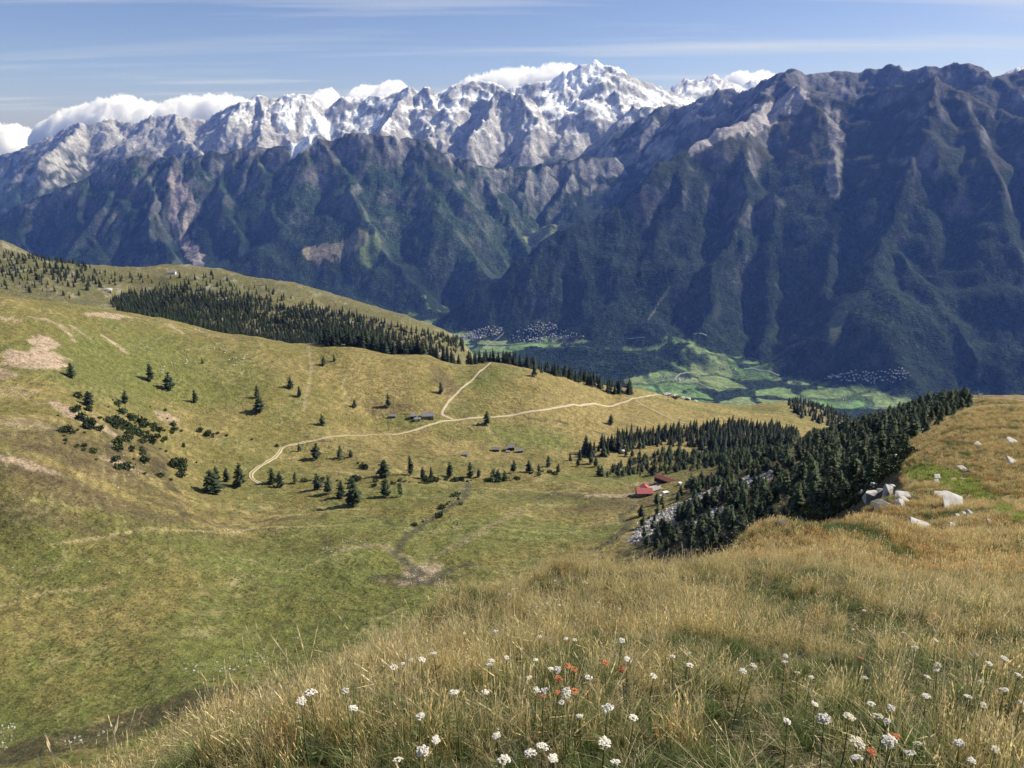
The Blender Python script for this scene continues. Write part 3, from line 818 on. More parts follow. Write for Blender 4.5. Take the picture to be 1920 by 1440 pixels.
TRACKS = [
    [(492,908),(472,900),(470,888),(500,868),(522,852),(530,838),(560,832),(600,825),(640,818),(700,815),(740,815),(770,810),(800,800),(830,790),(880,785),(960,780),(1010,772),(1060,763),(1120,758),(1180,751),(1215,743),(1240,741)],
    [(850,787),(826,778),(832,768),(842,752),(870,725),(895,702),(920,681)],
    [(1192,751),(1205,760),(1230,772),(1262,786),(1285,793)],
]
for i, tr in enumerate(TRACKS):
    P = [spot(px, py, 200) for px, py in tr]
    P = [p for p in P if p is not None]
    Q = resample(P, 3.0)
    w = (2.5, 2.2, 1.3)[i]
    t = strip('dirt_track', Q, w, ground, 0.28, dirt_mat, kind='structure')
    if i == 0:
        strip('grass_strip', Q[: int(len(Q) * 0.35)], 0.7, ground, 0.40, turf_strip, parent=t)
# ------------------------------------------------------------------ trees
def foliage_mat(name, dark, light, scale=1.2):
    m, nd, lk, b = node_mat(name)
    info = nd.new('ShaderNodeObjectInfo')
    geo = nd.new('ShaderNodeNewGeometry')
    n = noise_node(nd, lk, geo.outputs['Position'], scale, 3.0, 0.6)
    c = mixcol(nd, lk, n.outputs['Fac'], dark, light)
    r = maprange(nd, lk, info.outputs['Random'], 0, 1, 0.55, 1.75)
    comb = nd.new('ShaderNodeCombineColor')
    for k_ in range(3):
        lk.new(r, comb.inputs[k_])
    c = mixcol(nd, lk, 1.0, c, comb.outputs[0], 'MULTIPLY')
    c = mixcol(nd, lk, maprange(nd, lk, info.outputs['Random'], 0.78, 1.0, 0.0, 0.6), c, (0.072, 0.084, 0.030))
    lk.new(c, b.inputs['Base Color'])
    b.inputs['Roughness'].default_value = 0.75
    return m

def bark_mat():
    m, nd, lk, b = node_mat('bark')
    geo = nd.new('ShaderNodeNewGeometry')
    n = noise_node(nd, lk, geo.outputs['Position'], 6.0, 3.0)
    lk.new(mixcol(nd, lk, n.outputs['Fac'], (0.07, 0.05, 0.035), (0.17, 0.13, 0.10)), b.inputs['Base Color'])
    return m
BARK = bark_mat()
SPRUCE = foliage_mat('spruce_needles', (0.014, 0.021, 0.012), (0.044, 0.058, 0.027))
LARCH = foliage_mat('larch_needles', (0.026, 0.038, 0.018), (0.062, 0.082, 0.034))
SHRUB = foliage_mat('shrub_leaves', (0.022, 0.034, 0.014), (0.055, 0.075, 0.026), 3.0)

class MB:
    """Collects faces of one mesh."""
    def __init__(self):
        self.v = []; self.f = []; self.n = 0; self.mi = []
    def add(self, verts, faces, mi=0):
        self.v.extend([tuple(map(float, p)) for p in verts])
        for f in faces:
            self.f.append(tuple(i + self.n for i in f)); self.mi.append(mi)
        self.n += len(verts)
    def box(self, c, s, rz=0.0, mi=0):
        ca, sa = math.cos(rz), math.sin(rz)
        vs = []
        for z in (-.5, .5):
            for x, y in ((-.5, -.5), (.5, -.5), (.5, .5), (-.5, .5)):
                X, Y = x * s[0], y * s[1]
                vs.append((c[0] + X * ca - Y * sa, c[1] + X * sa + Y * ca, c[2] + z * s[2]))
        self.add(vs, [(3, 2, 1, 0), (4, 5, 6, 7), (0, 1, 5, 4), (1, 2, 6, 5), (2, 3, 7, 6), (3, 0, 4, 7)], mi)
    def tube(self, pts, radii, sides=6, mi=0, cap=True):
        pts = [np.array(p, float) for p in pts]
        base = self.n; vs = []
        for i, p in enumerate(pts):
            t = pts[min(i + 1, len(pts) - 1)] - pts[max(i - 1, 0)]
            t = t / (np.linalg.norm(t) + 1e-9)
            a = np.cross(t, (0, 0, 1.0) if abs(t[2]) < 0.9 else (1.0, 0, 0)); a /= np.linalg.norm(a)
            bb = np.cross(t, a)
            for k_ in range(sides):
                w = 2 * math.pi * k_ / sides
                vs.append(p + radii[i] * (math.cos(w) * a + math.sin(w) * bb))
        fs = []
        for i in range(len(pts) - 1):
            for k_ in range(sides):
                k2 = (k_ + 1) % sides
                fs.append((i * sides + k_, i * sides + k2, (i + 1) * sides + k2, (i + 1) * sides + k_))
        if cap:
            fs.append(tuple(range(sides))[::-1]); fs.append(tuple((len(pts) - 1) * sides + k_ for k_ in range(sides)))
        self.add(vs, fs, mi)
    def mesh(self, name, mats=()):
        me = bpy.data.meshes.new(name)
        me.from_pydata(self.v, [], self.f)
        for m in mats:
            me.materials.append(m)
        if len(mats) > 1:
            me.polygons.foreach_set('material_index', np.array(self.mi, np.int32))
        me.update()
        return me

def conifer_crown(seed, H, R, kind):
    r = random.Random(seed)
    mb = MB()
    levels = 16 if kind == 'spruce' else 14
    z0 = 0.07 * H if kind == 'spruce' else 0.16 * H
    side_bias = r.uniform(0, 6.28)
    # dense inner needles round the stem
    core = MB()
    sides = 7; rings = 6
    vs = []; fs = []
    for i in range(rings):
        t = i / (rings - 1)
        z = z0 + (H * 0.97 - z0) * t
        rr = R * 0.50 * (1 - t) ** 0.85 + 0.02
        for k_ in range(sides):
            w = 6.2832 * k_ / sides + i * 0.4
            q = rr * r.uniform(0.6, 1.15)
            vs.append((q * math.cos(w), q * math.sin(w), z + r.uniform(-.2, .2)))
    for i in range(rings - 1):
        for k_ in range(sides):
            k2 = (k_ + 1) % sides
            fs.append((i * sides + k_, i * sides + k2, (i + 1) * sides + k2, (i + 1) * sides + k_))
    mb.add(vs, fs)
    for i in range(levels):
        t = (i + r.uniform(-0.3, 0.3)) / levels
        t = min(max(t, 0), 1)
        z = z0 + (H - z0) * t
        env = (1 - t) ** (0.72 if kind == 'spruce' else 0.55)
        if kind == 'larch' and t < 0.18:
            env *= 0.75 + t
        nb = max(4, int((9 if kind == 'spruce' else 8) * (0.45 + 0.55 * (1 - t))))
        a0 = r.uniform(0, 6.28)
        for j in range(nb):
            if kind == 'larch' and r.random() < 0.13:
                continue
            w = a0 + 6.2832 * j / nb + r.uniform(-.25, .25)
            L = R * env * (r.uniform(0.55, 1.1) if r.random() < .85 else r.uniform(1.1, 1.4)) * (1 + 0.14 * math.cos(w - side_bias)) + 0.05 * R
            droop = (0.42 if kind == 'spruce' else 0.20) * L * r.uniform(0.6, 1.3) * (1 - 0.7 * t)
            up = 0.10 * L * r.uniform(0, 1)
            d = np.array([math.cos(w), math.sin(w), 0]); s = np.array([-math.sin(w), math.cos(w), 0])
            base = np.array([0, 0, z]); 
            mid = base + d * L * 0.55 + np.array([0, 0, up - droop * 0.35]); tip = base + d * L + np.array([0, 0, -droop])
            wd = L * r.uniform(0.20, 0.30) + 0.05 * R
            hang = np.array([0, 0, -(0.10 * L + 0.05 * R) * r.uniform(0.8, 1.5)])
            jag1 = base + d * L * 0.82 + s * wd * 0.75 + hang * 0.6 - np.array([0, 0, droop * 0.6]); jag2 = base + d * L * 0.80 - s * wd * 0.75 + hang * 0.6 - np.array([0, 0, droop * 0.6])
            vs = [base + d * L * 0.12, mid + s * wd + hang * 0.5, jag1, tip, jag2, mid - s * wd + hang * 0.5, mid, mid + hang * 1.6]
            mb.add(vs, [(0, 1, 6), (1, 2, 6), (2, 3, 6), (3, 4, 6), (4, 5, 6), (5, 0, 6), (0, 7, 6), (7, 3, 6)])
    mb.add([(0.06 * R, 0, H * 0.93), (-0.05 * R, 0.05 * R, H * 0.93), (-0.03 * R, -0.06 * R, H * 0.93), (0, 0, H * 1.03)], [(0, 1, 3), (1, 2, 3), (2, 0, 3)])
    return mb

def trunk_mb(seed, H, R):
    r = random.Random(seed + 900)
    mb = MB()
    bend = r.uniform(-.02, .02) * H
    mb.tube([(0, 0, -0.6), (0, 0, 0.12 * H), (bend, bend * .5, 0.55 * H), (0, 0, 0.96 * H)], [0.020 * H + .05, 0.016 * H, 0.009 * H, 0.002 * H], 6)
    for k_ in range(5):
        z = H * r.uniform(0.08, 0.35); w = r.uniform(0, 6.28); L = R * r.uniform(.3, .6)
        mb.tube([(0, 0, z), (L * math.cos(w), L * math.sin(w), z - 0.1 * L)], [0.005 * H, 0.001 * H], 3, cap=False)
    return mb

KINDS = {}
for kind, H, R, nvar in (('spruce', 15.0, 3.3, 10), ('larch', 12.0, 3.5, 12)):
    KINDS[kind] = []
    for i in range(nvar):
        rr = random.Random(i * 7 + len(kind))
        R_ = R * rr.uniform(0.68, 1.3); H_ = H * rr.uniform(0.95, 1.05)
        cm = conifer_crown(i * 31 + len(kind), H_, R_, kind); tm = trunk_mb(i, H_, R_)
        leaf = SPRUCE if kind == 'spruce' else LARCH
        crown = cm.mesh(kind + '_crown', [leaf]); trunk = tm.mesh(kind + '_trunk', [BARK])
        both = MB(); both.add(cm.v, cm.f, 0); both.add(tm.v, tm.f, 1)
        whole = both.mesh(kind + '_whole', [leaf, BARK])
        KINDS[kind].append((H_, crown, trunk, whole))

ORD = ['', 'first', 'second', 'third', 'fourth', 'fifth', 'sixth', 'seventh', 'eighth', 'ninth', 'tenth', 'eleventh', 'twelfth', 'thirteenth', 'fourteenth', 'fifteenth', 'sixteenth', 'seventeenth', 'eighteenth', 'nineteenth', 'twentieth']
for t_ in ('twenty', 'thirty'):
    for o_ in ORD[1:10]:
        ORD.append(t_ + '-' + o_)
    ORD.append({'twenty': 'thirtieth', 'thirty': 'fortieth'}[t_])

def tree(kind, p, h, label, group, seed=None):
    r = random.Random(seed if seed is not None else int(p[0] * 131 + p[1] * 17))
    H_, crown, trunk, _ = r.choice(KINDS[kind])
    e = bpy.data.objects.new(kind + '_tree', None); COL.objects.link(e)
    e.location = (p[0], p[1], p[2] - 0.1); e.rotation_euler = (r.uniform(-.06, .06), r.uniform(-.06, .06), r.uniform(0, 6.28))
    s = h / H_; w = s * r.uniform(0.9, 1.15)
    e.scale = (w, w, s)
    e.empty_display_size = 0.5
    e['label'] = label; e['category'] = 'tree'; e['group'] = group
    add('trunk', trunk, None, e); add('crown', crown, None, e)
    return e

# single trees: foot of the tree in the photograph, height there
LONE = [(133,707,24),(167,762,26),(235,757,24),(282,716,30),(320,733,32),(366,755,22),(380,683,10),(482,746,22),(488,773,28),(545,729,20),(562,744,18),(607,684,16),(627,678,12),(605,798,20),(665,764,14),(729,764,24),(827,738,19),(912,797,24),(1002,706,18),(1145,796,17)]
ROW = [(399,926,40),(408,900,24),(425,903,24),(451,913,40),(511,908,27),(527,914,28),(553,907,20),(561,847,14),(594,861,28),(596,918,28),(617,926,32),(638,859,21),(640,934,30),(657,857,14),(665,949,50),(722,895,30),(724,933,34),(752,931,28),(770,891,33),(792,898,20),(809,897,20),(842,895,26),(882,895,26),(897,895,15),(926,899,20),(934,903,22),(947,902,18),(963,886,22),(992,885,20),(1010,885,14),(1028,876,20),(1047,886,16),(1084,875,16),(1107,870,20),(1116,875,18),(1174,856,14),(1185,857,14)]
for lst, lab, grp in ((LONE, 'lone dark larch on the open grassy hillside, {} from the left', 'lone larches on the hillside'),
                      (ROW, 'dark larch among the trees strung along the stream, {} from the left', 'larches along the stream')):
    lst = sorted(lst)
    for i, (px, py, hp) in enumerate(lst):
        p = spot(px, py, 200)
        h = hp * math.hypot(p[1], p[2]) / F * 1.22
        tree('larch', p, h, lab.format(ORD[i + 1]), grp)

def in_poly(px, py, poly):
    px = np.asarray(px); py = np.asarray(py)
    ins = np.zeros(px.shape, bool)
    n = len(poly)
    for i in range(n):
        x0, y0 = poly[i]; x1, y1 = poly[(i + 1) % n]
        c = ((y0 > py) != (y1 > py)) & (px < (x1 - x0) * (py - y0) / (y1 - y0 + 1e-9) + x0)
        ins ^= c
    return ins

def scatter(poly, ymin, ymax, spacing, seed, seen=True):
    """Points about `spacing` metres apart on the near ground, where its view falls inside the outline."""
    g = np.random.default_rng(seed)
    P = np.array([spot(px, py, ymin) if spot(px, py, ymin) is not None else at(px, py, ymax) for px, py in poly])
    x0, x1 = P[:, 0].min() - 20, P[:, 0].max() + 20
    X, Y = np.meshgrid(np.arange(x0, x1, spacing), np.arange(ymin, ymax, spacing))
    X = (X + (np.arange(X.shape[0]) % 2)[:, None] * spacing / 2).ravel(); Y = Y.ravel()
    X = X + g.uniform(-.42, .42, X.shape) * spacing; Y = Y + g.uniform(-.42, .42, Y.shape) * spacing
    Z = ground(X, Y)
    qx, qy = project(X, Y, Z)
    k = in_poly(qx, qy, poly)
    return np.stack([X, Y, Z], 1)[k]

def nearmask(P, M):
    """Value of a mask of the near ground at points."""
    a = P[:, 0] / (P[:, 1] + OFF); l = np.log(P[:, 1] + OFF)
    ia = np.clip(np.searchsorted(na, a), 0, len(na) - 1); il = np.clip(np.searchsorted(nl, l), 0, len(nl) - 1)
    return M[il, ia]

SLOPE = [(1180,1020),(1215,985),(1250,1000),(1290,960),(1340,935),(1290,925),(1330,900),(1400,885),(1330,872),(1450,852),(1500,838),(1560,805),(1620,782),(1700,754),(1790,750),(1822,765),(1760,800),(1690,866),(1655,895),(1600,935),(1500,972),(1400,1012),(1300,1040)]
P1 = scatter(SLOPE, 48, 640, 5.4, 1)
P1 = P1[fbm(P1[:, 0] / 26, P1[:, 1] / 26, 2, 731) > -.40]
P1 = P1[nearmask(P1, scree_m) < 0.5 + 0.5 * rng.random(len(P1))]
extra = scatter([(1185,1025),(1200,960),(1260,925),(1300,900),(1440,880),(1420,915),(1340,950),(1280,1010)], 230, 520, 13, 5)
P1 = np.concatenate([P1, extra])
BAND = [(1152,838),(1158,812),(1220,812),(1280,803),(1370,797),(1450,797),(1498,818),(1485,842),(1350,852),(1290,838),(1220,838),(1172,848)]
P2 = scatter(BAND, 560, 950, 5.6, 2)
BAND2 = [(1108,892),(1150,882),(1200,858),(1260,848),(1330,852),(1480,846),(1500,862),(1400,888),(1330,878),(1260,888),(1200,893),(1130,897)]
P2b = scatter(BAND2, 430, 720, 6.5, 3)
P2c = scatter([(1065,866),(1090,850),(1130,836),(1170,830),(1165,850),(1120,857),(1080,868)], 500, 760, 7.0, 4)
GULLY = [(1470,748),(1520,752),(1580,768),(1605,785),(1560,800),(1512,815),(1492,782)]
P5 = scatter(GULLY, 850, 1300, 9.0, 6)

ridge_guard = lambda P: P
n_larch = n_spruce = 0
def show(P):      # how large it shows
    return 1.0 / (P[:, 1] + 1)
P1 = P1[np.argsort(-show(P1))]
larch_ind = P1[:300]; larch_rest = P1[300:]
for i, p in enumerate(larch_ind):
    r = random.Random(i)
    tree('larch', p, (3.6 + 6.2 * r.random() ** 1.3) * float(np.interp(p[1], [48, 90, 150, 230], [.35, .5, .7, 1])) * float(np.interp(project(*p)[0], [1600, 1740], [1, .62])), 'dark green larch crowded into the wood on the shaded ridge slope', 'larches of the wood on the ridge slope', i)
spr = np.concatenate([P2, P2c])
spr = spr[np.argsort(-show(spr))]
spr_ind = spr[:150]; spr_rest = spr[150:]
for i, p in enumerate(spr_ind):
    r = random.Random(i + 5000)
    tree('spruce', p, (7.0 + 9 * r.random() ** 1.5), 'tall black-green spruce in the dense stand beyond the red-roofed farm', 'spruces of the stand beyond the farm', i + 5000)

# line of spruces along the crest behind the bowl
crest_px = [(560,643),(650,647),(720,655),(800,664),(860,671),(920,678),(1000,690),(1060,703),(1100,712),(1150,722),(1190,729)]
cpx = np.array(crest_px, float)
line_pts = []
rr = random.Random(4)
for i in range(300):
    px = 600 + 585 * rr.random()
    py = np.interp(px, cpx[:, 0], cpx[:, 1])
    Yc = np.interp(px, [560, 650, 800, 920, 1000, 1100, 1190], [765, 770, 785, 795, 800, 820, 838])
    Y = Yc + rr.uniform(3, 45)
    if px > 1010 and rr.random() < 0.55:
        Y = Yc - rr.uniform(-4, 36)
    x = (px - 960) / F * (Y / (CP + SP * -(py - 720) / F))
    line_pts.append((x, Y, float(ground(x, Y))))
line_pts = np.array(line_pts)
line_pts = line_pts[np.argsort(line_pts[:, 1])]
line_rest = line_pts[190:]; line_pts = line_pts[:190]
for i, p in enumerate(line_pts):
    r = random.Random(i + 9000)
    tree('spruce', p, r.uniform(11, 17) + 4 * (p[0] < -60), 'dark spruce standing in the tree line along the crest of the pasture', 'spruces along the crest of the pasture', i + 9000)

# woods too many to count: one object, trees scattered over it
def points_object(name, P, scl, rot, idx, coll, tilt=None, **props):
    me = bpy.data.meshes.new(name)
    me.vertices.add(len(P)); me.vertices.foreach_set('co', np.ascontiguousarray(P, np.float32).ravel())
    for nm, typ, arr in (('size', 'FLOAT_VECTOR', scl), ('turn', 'FLOAT_VECTOR', rot)):
        a = me.attributes.new(nm, typ, 'POINT'); a.data.foreach_set('vector', np.ascontiguousarray(arr, np.float32).ravel())
    a = me.attributes.new('pick', 'INT', 'POINT'); a.data.foreach_set('value', np.ascontiguousarray(idx, np.int32))
    me.update()
    o = bpy.data.objects.new(name, me); COL.objects.link(o)
    ng = bpy.data.node_groups.new(name, 'GeometryNodeTree')
    ng.interface.new_socket('Geometry', in_out='INPUT', socket_type='NodeSocketGeometry')
    ng.interface.new_socket('Geometry', in_out='OUTPUT', socket_type='NodeSocketGeometry')
    gi = ng.nodes.new('NodeGroupInput'); go = ng.nodes.new('NodeGroupOutput')
    ci = ng.nodes.new('GeometryNodeCollectionInfo'); ci.inputs['Collection'].default_value = coll
    ci.inputs['Separate Children'].default_value = True; ci.inputs['Reset Children'].default_value = True
    ip = ng.nodes.new('GeometryNodeInstanceOnPoints'); ip.inputs['Pick Instance'].default_value = True
    def named(nm, dt):
        n = ng.nodes.new('GeometryNodeInputNamedAttribute'); n.data_type = dt; n.inputs['Name'].default_value = nm
        return n.outputs['Attribute']
    ng.links.new(gi.outputs[0], ip.inputs['Points']); ng.links.new(ci.outputs[0], ip.inputs['Instance'])
    ng.links.new(named('pick', 'INT'), ip.inputs['Instance Index'])
    ng.links.new(named('turn', 'FLOAT_VECTOR'), ip.inputs['Rotation'])
    ng.links.new(named('size', 'FLOAT_VECTOR'), ip.inputs['Scale'])
    ng.links.new(ip.outputs[0], go.inputs[0])
    md = o.modifiers.new('scatter', 'NODES'); md.node_group = ng
    for k_, v_ in props.items():
        o[k_] = v_
    return o

def proto_collection(name, meshes):
    c = bpy.data.collections.new(name)
    for i, me in enumerate(meshes):
        o = bpy.data.objects.new('%s_%02d' % (name, i), me)
        c.objects.link(o)
    return c
spruce_coll = proto_collection('spruce_kinds', [k_[3] for k_ in KINDS['spruce']])
larch_coll = proto_collection('larch_kinds', [k_[3] for k_ in KINDS['larch']])

def wood(name, P, hmin, hmax, coll, H0, nv, seed, label=None):
    g = np.random.default_rng(seed)
    h = (hmin + (hmax - hmin) * g.beta(1.6, 2.0, len(P))) * (1 + .25 * fbm(P[:, 0] / 40, P[:, 1] / 40, 2, seed + 70)) / H0
    w = h * g.uniform(0.9, 1.2, len(P))
    P = P.copy(); P[:, 2] -= 0.2
    rot = np.stack([g.uniform(-.03, .03, len(P)), g.uniform(-.03, .03, len(P)), g.uniform(0, 6.28, len(P))], 1)
    return points_object(name, P, np.stack([w, w, h], 1), rot, g.integers(0, nv, len(P)), coll, kind='stuff')

wood('larch_wood', np.concatenate([larch_rest, P2b]), 2.8, 9.8, larch_coll, 12.0, 12, 1)
shoulder = [(205,568),(240,550),(330,552),(420,566),(500,592),(560,612),(640,628),(700,640),(780,656),(640,656),(500,646),(380,632),(300,612),(225,590)]
F1 = scatter(shoulder, 900, 1560, 5.6, 11)
F1b = scatter([(260,545),(340,535),(480,560),(620,600),(760,640),(640,640),(480,600),(330,560)], 1000, 1600, 6.6, 17)
F2 = scatter([(0,470),(120,490),(220,515),(400,520),(520,548),(700,600),(860,645),(760,640),(560,580),(400,545),(240,530),(160,545),(120,535),(0,520)], 1000, 1650, 13, 12)
F3 = scatter([(0,500),(140,505),(200,525),(140,560),(0,545)], 800, 1600, 13, 13)
F4 = scatter([(395,515),(520,542),(640,570),(870,640),(870,652),(600,575),(400,530)], 1300, 1700, 7, 14)
keep = lambda P, q, s: P[np.random.default_rng(s).random(len(P)) < q]
F5 = scatter([(560,572),(700,598),(870,640),(870,662),(760,660),(600,632),(520,600)], 1000, 1650, 7.5, 19)
wood('spruce_wood', np.concatenate([F1, F5, keep(F1b, .85, 18), keep(F2, .75, 1), keep(F3, .6, 2), F4, P5, spr_rest, line_rest]), 5.0, 12.5, spruce_coll, 15.0, 10, 2)

# ------------------------------------------------------------------ shrubs on the slopes
def shrub_mesh(seed):
    r = random.Random(seed); mb = MB()
    for i in range(150):
        u = r.uniform(-1, 1); w = r.uniform(0, 6.28); q = r.uniform(0.45, 1.0)
        s = math.sqrt(1 - u * u)
        c = np.array([s * math.cos(w) * q * (1 + .25 * math.sin(3 * w + seed)), s * math.sin(w) * q, max(0.0, 0.45 + 0.55 * u * q)])
        d = np.array([r.gauss(0, 1), r.gauss(0, 1), r.gauss(0, .7)]); d /= np.linalg.norm(d) + 1e-6
        e = np.cross(d, (r.gauss(0, 1), r.gauss(0, 1), r.gauss(0, 1))); e /= np.linalg.norm(e) + 1e-6
        L = r.uniform(.14, .26)
        mb.add([c - d * L, c + e * L * .6, c + d * L, c - e * L * .6], [(0, 1, 2, 3)])
    return mb.mesh('shrub', [SHRUB])
SHRUBS = [shrub_mesh(i) for i in range(6)]
def shrub(p, w, h, label, group):
    r = random.Random(int(p[0] * 77 + p[1]))
    o = add('shrub', r.choice(SHRUBS), None)
    o.location = (p[0], p[1], p[2] - 0.05 * h); o.scale = (w, w * r.uniform(.8, 1.2), h); o.rotation_euler = (0, 0, r.uniform(0, 6.28))
    o['label'] = label; o['category'] = 'shrub'; o['group'] = group
for reg, sp_, q, lab, grp, sd in (
        ([(95,750),(150,740),(330,770),(345,830),(400,895),(330,905),(230,890),(120,835)], 6.0, .62, 'low dark shrub on the stony slope at the left of the pasture', 'shrubs on the stony left slope', 21),
        ([(200,790),(310,800),(320,818),(230,815)], 4.0, .8, 'bushy dark shrub in the thicket below the pink earth slide', 'shrubs of the thicket below the earth slide', 22),
        ([(560,905),(630,892),(720,905),(770,900),(900,900),(960,892),(1050,880),(1050,890),(950,903),(860,905),(700,912),(620,905)], 4.6, .75, 'dark shrub among the trees along the stream', 'shrubs along the stream', 23),
        ([(575,850),(660,862),(720,880),(700,885),(640,868)], 4.0, .6, 'dark shrub in the small gully above the stream', 'shrubs in the gully above the stream', 24),
        ([(860,935),(885,900),(800,975),(740,1000),(900,945)], 4.5, .7, 'small dark shrub beside the stony brook in the meadow', 'shrubs beside the stony brook', 25),
        ([(1240,735),(1290,742),(1300,752),(1250,752)], 4.5, .5, 'small dark shrub beside the pale boulders on the far crest', 'shrubs by the pale boulders', 26),
        ([(330,800),(530,835),(540,842),(340,812)], 5.0, .5, 'dark shrub along the trench under the big hillside', 'shrubs along the trench', 27)):
    P = scatter(reg, 200, 950, sp_ * .72, sd)
    cl = fbm(P[:, 0] / 14, P[:, 1] / 14, 2, sd) + .18 * np.random.default_rng(sd).normal(size=len(P))
    P = P[np.argsort(-cl)][: int(min({21: 120, 22: 50, 23: 70}.get(sd, 14), len(P) * q * .75))]
    for i, p in enumerate(P):
        r = random.Random(i + sd * 100)
        w = (.6 + 2.3 * r.random() ** 1.7) * (1.35 if sd in (21, 22) else 1)
        shrub(p, w, w * r.uniform(.9, 1.6), lab, grp)

# heath bushes on the steep flank beside the outcrop: one mass
hb = np.concatenate([scatter([(1440,1000),(1520,940),(1600,895),(1660,860),(1700,835),(1712,850),(1680,890),(1625,935),(1560,975),(1480,1005)], 36, 260, 1.5, 61), scatter([(1300,1040),(1400,985),(1500,940),(1560,950),(1450,1010),(1350,1050)], 60, 300, 2.4, 62)])
g_h = np.random.default_rng(63)
hb = hb[g_h.random(len(hb)) < .8]
hs_ = g_h.uniform(.45, 1.15, len(hb))
shrub_coll = proto_collection('heath_bush_kinds', SHRUBS)
points_object('heath_bushes', hb, np.stack([hs_, hs_, hs_ * g_h.uniform(.7, 1.4, len(hb))], 1), np.stack([0 * hs_, 0 * hs_, g_h.uniform(0, 6.28, len(hb))], 1), g_h.integers(0, len(SHRUBS), len(hb)), shrub_coll, kind='stuff')
# ------------------------------------------------------------------ huts, farm, village
def flat_mat(name, c1, c2, scale=3.0, rough=0.85, stretch=None):
    m, nd, lk, b = node_mat(name)
    tcn = nd.new('ShaderNodeTexCoord')
    vec = tcn.outputs['Object']
    if stretch:
        mpn = nd.new('ShaderNodeMapping'); mpn.inputs['Scale'].default_value = stretch
        lk.new(vec, mpn.inputs[0]); vec = mpn.outputs[0]
    n = noise_node(nd, lk, vec, scale, 4.0, 0.6)
    lk.new(mixcol(nd, lk, maprange(nd, lk, n.outputs['Fac'], 0.3, 0.7, 0, 1), c1, c2), b.inputs['Base Color'])
    b.inputs['Roughness'].default_value = rough
    return m
STONE_WALL = flat_mat('dry_stone_wall', (0.12, 0.105, 0.09), (0.28, 0.25, 0.22), 2.5)
TIMBER = flat_mat('dark_timber', (0.035, 0.024, 0.017), (0.075, 0.052, 0.036), 3.0, stretch=(1, 1, 6))
SLATE = flat_mat('stone_slab_roof', (0.15, 0.145, 0.15), (0.27, 0.26, 0.27), 1.6)
RED_ROOF = flat_mat('red_sheet_roof', (0.30, 0.075, 0.068), (0.45, 0.14, 0.125), 1.6, 0.7)
RUST_ROOF = flat_mat('rusty_sheet_roof', (0.17, 0.055, 0.04), (0.30, 0.13, 0.10), 1.2, 0.7)
PLASTER = flat_mat('pale_plaster', (0.55, 0.53, 0.48), (0.68, 0.66, 0.61), 1.5)
CONCRETE = flat_mat('pale_concrete', (0.42, 0.36, 0.30), (0.55, 0.48, 0.41), 0.8)
WHITE = flat_mat('white_paint', (0.74, 0.74, 0.72), (0.82, 0.82, 0.80), 1.0, 0.5)
DARK = flat_mat('dark_opening', (0.015, 0.014, 0.013), (0.03, 0.028, 0.025), 2.0)
GLASS = flat_mat('window_glass', (0.03, 0.035, 0.04), (0.05, 0.055, 0.06), 1.0, 0.15)

def gable_wall(w, d, h, rh):
    """Walls with gables; the ridge runs along x."""
    mb = MB()
    x, y = w / 2, d / 2
    v = [(-x, -y, -1.2), (x, -y, -1.2), (x, y, -1.2), (-x, y, -1.2), (-x, -y, h), (x, -y, h), (x, y, h), (-x, y, h), (-x, 0, h + rh), (x, 0, h + rh)]
    mb.add(v, [(0, 1, 5, 4), (2, 3, 7, 6), (1, 2, 6, 9, 5), (3, 0, 4, 8, 7), (3, 2, 1, 0), (4, 5, 9, 8), (6, 7, 8, 9)])
    return mb
def gable_roof(w, d, h, rh, over=0.5, th=0.18):
    mb = MB()
    x = w / 2 + over; k_ = rh / (d / 2); y = d / 2 + over
    top = h + rh + 0.06; low = top - k_ * y
    for s in (-1, 1):
        v = [(-x, 0, top), (x, 0, top), (x, s * y, low), (-x, s * y, low)]
        v += [(a, b_, c + th) for a, b_, c in v]
        f = [(0, 1, 2, 3), (7, 6, 5, 4), (0, 4, 5, 1), (1, 5, 6, 2), (2, 6, 7, 3), (3, 7, 4, 0)]
        mb.add(v, f)
    return mb

def hut(name, px, py, w, d, h, rh, rz, wall, roof, label, cat='hut', door=True, chimney=False, windows=0, ymin=300, lift=0.0):
    p = spot(px, py, ymin)
    e = bpy.data.objects.new(name, None); COL.objects.link(e)
    e.location = (p[0], p[1], p[2] + lift); e.rotation_euler = (0, 0, rz)
    e['label'] = label; e['category'] = cat
    wl_ = add('wall', gable_wall(w, d, h, rh).mesh('wall', [wall]), None, e)
    rf = add('roof', gable_roof(w, d, h, rh).mesh('roof', [roof]), None, e)
    if door:
        mb = MB(); mb.box((w * .18, -d / 2 - .03, 0.95), (1.1, .10, 1.9)); dd = add('door', mb.mesh('door', [TIMBER]), None, e)
    for i in range(windows):
        mb = MB(); mb.box((-w * .36 + i * w * .24, -d / 2 - .02, h * .55), (.7, .08, .8))
        wi = add('window', mb.mesh('window', [GLASS]), None, e)
        mb = MB(); mb.box((-w * .36 + i * w * .24, -d / 2 - .06, h * .55 - .48), (.9, .14, .10)); add('sill', mb.mesh('sill', [PLASTER]), None, wi)
    if chimney:
        mb = MB(); mb.box((w * .25, d * .1, h + rh * .9), (.6, .6, 1.5)); mb.box((w * .25, d * .1, h + rh * .9 + .8), (.8, .8, .12)); add('chimney', mb.mesh('chimney', [STONE_WALL]), None, rf)
    return e, p

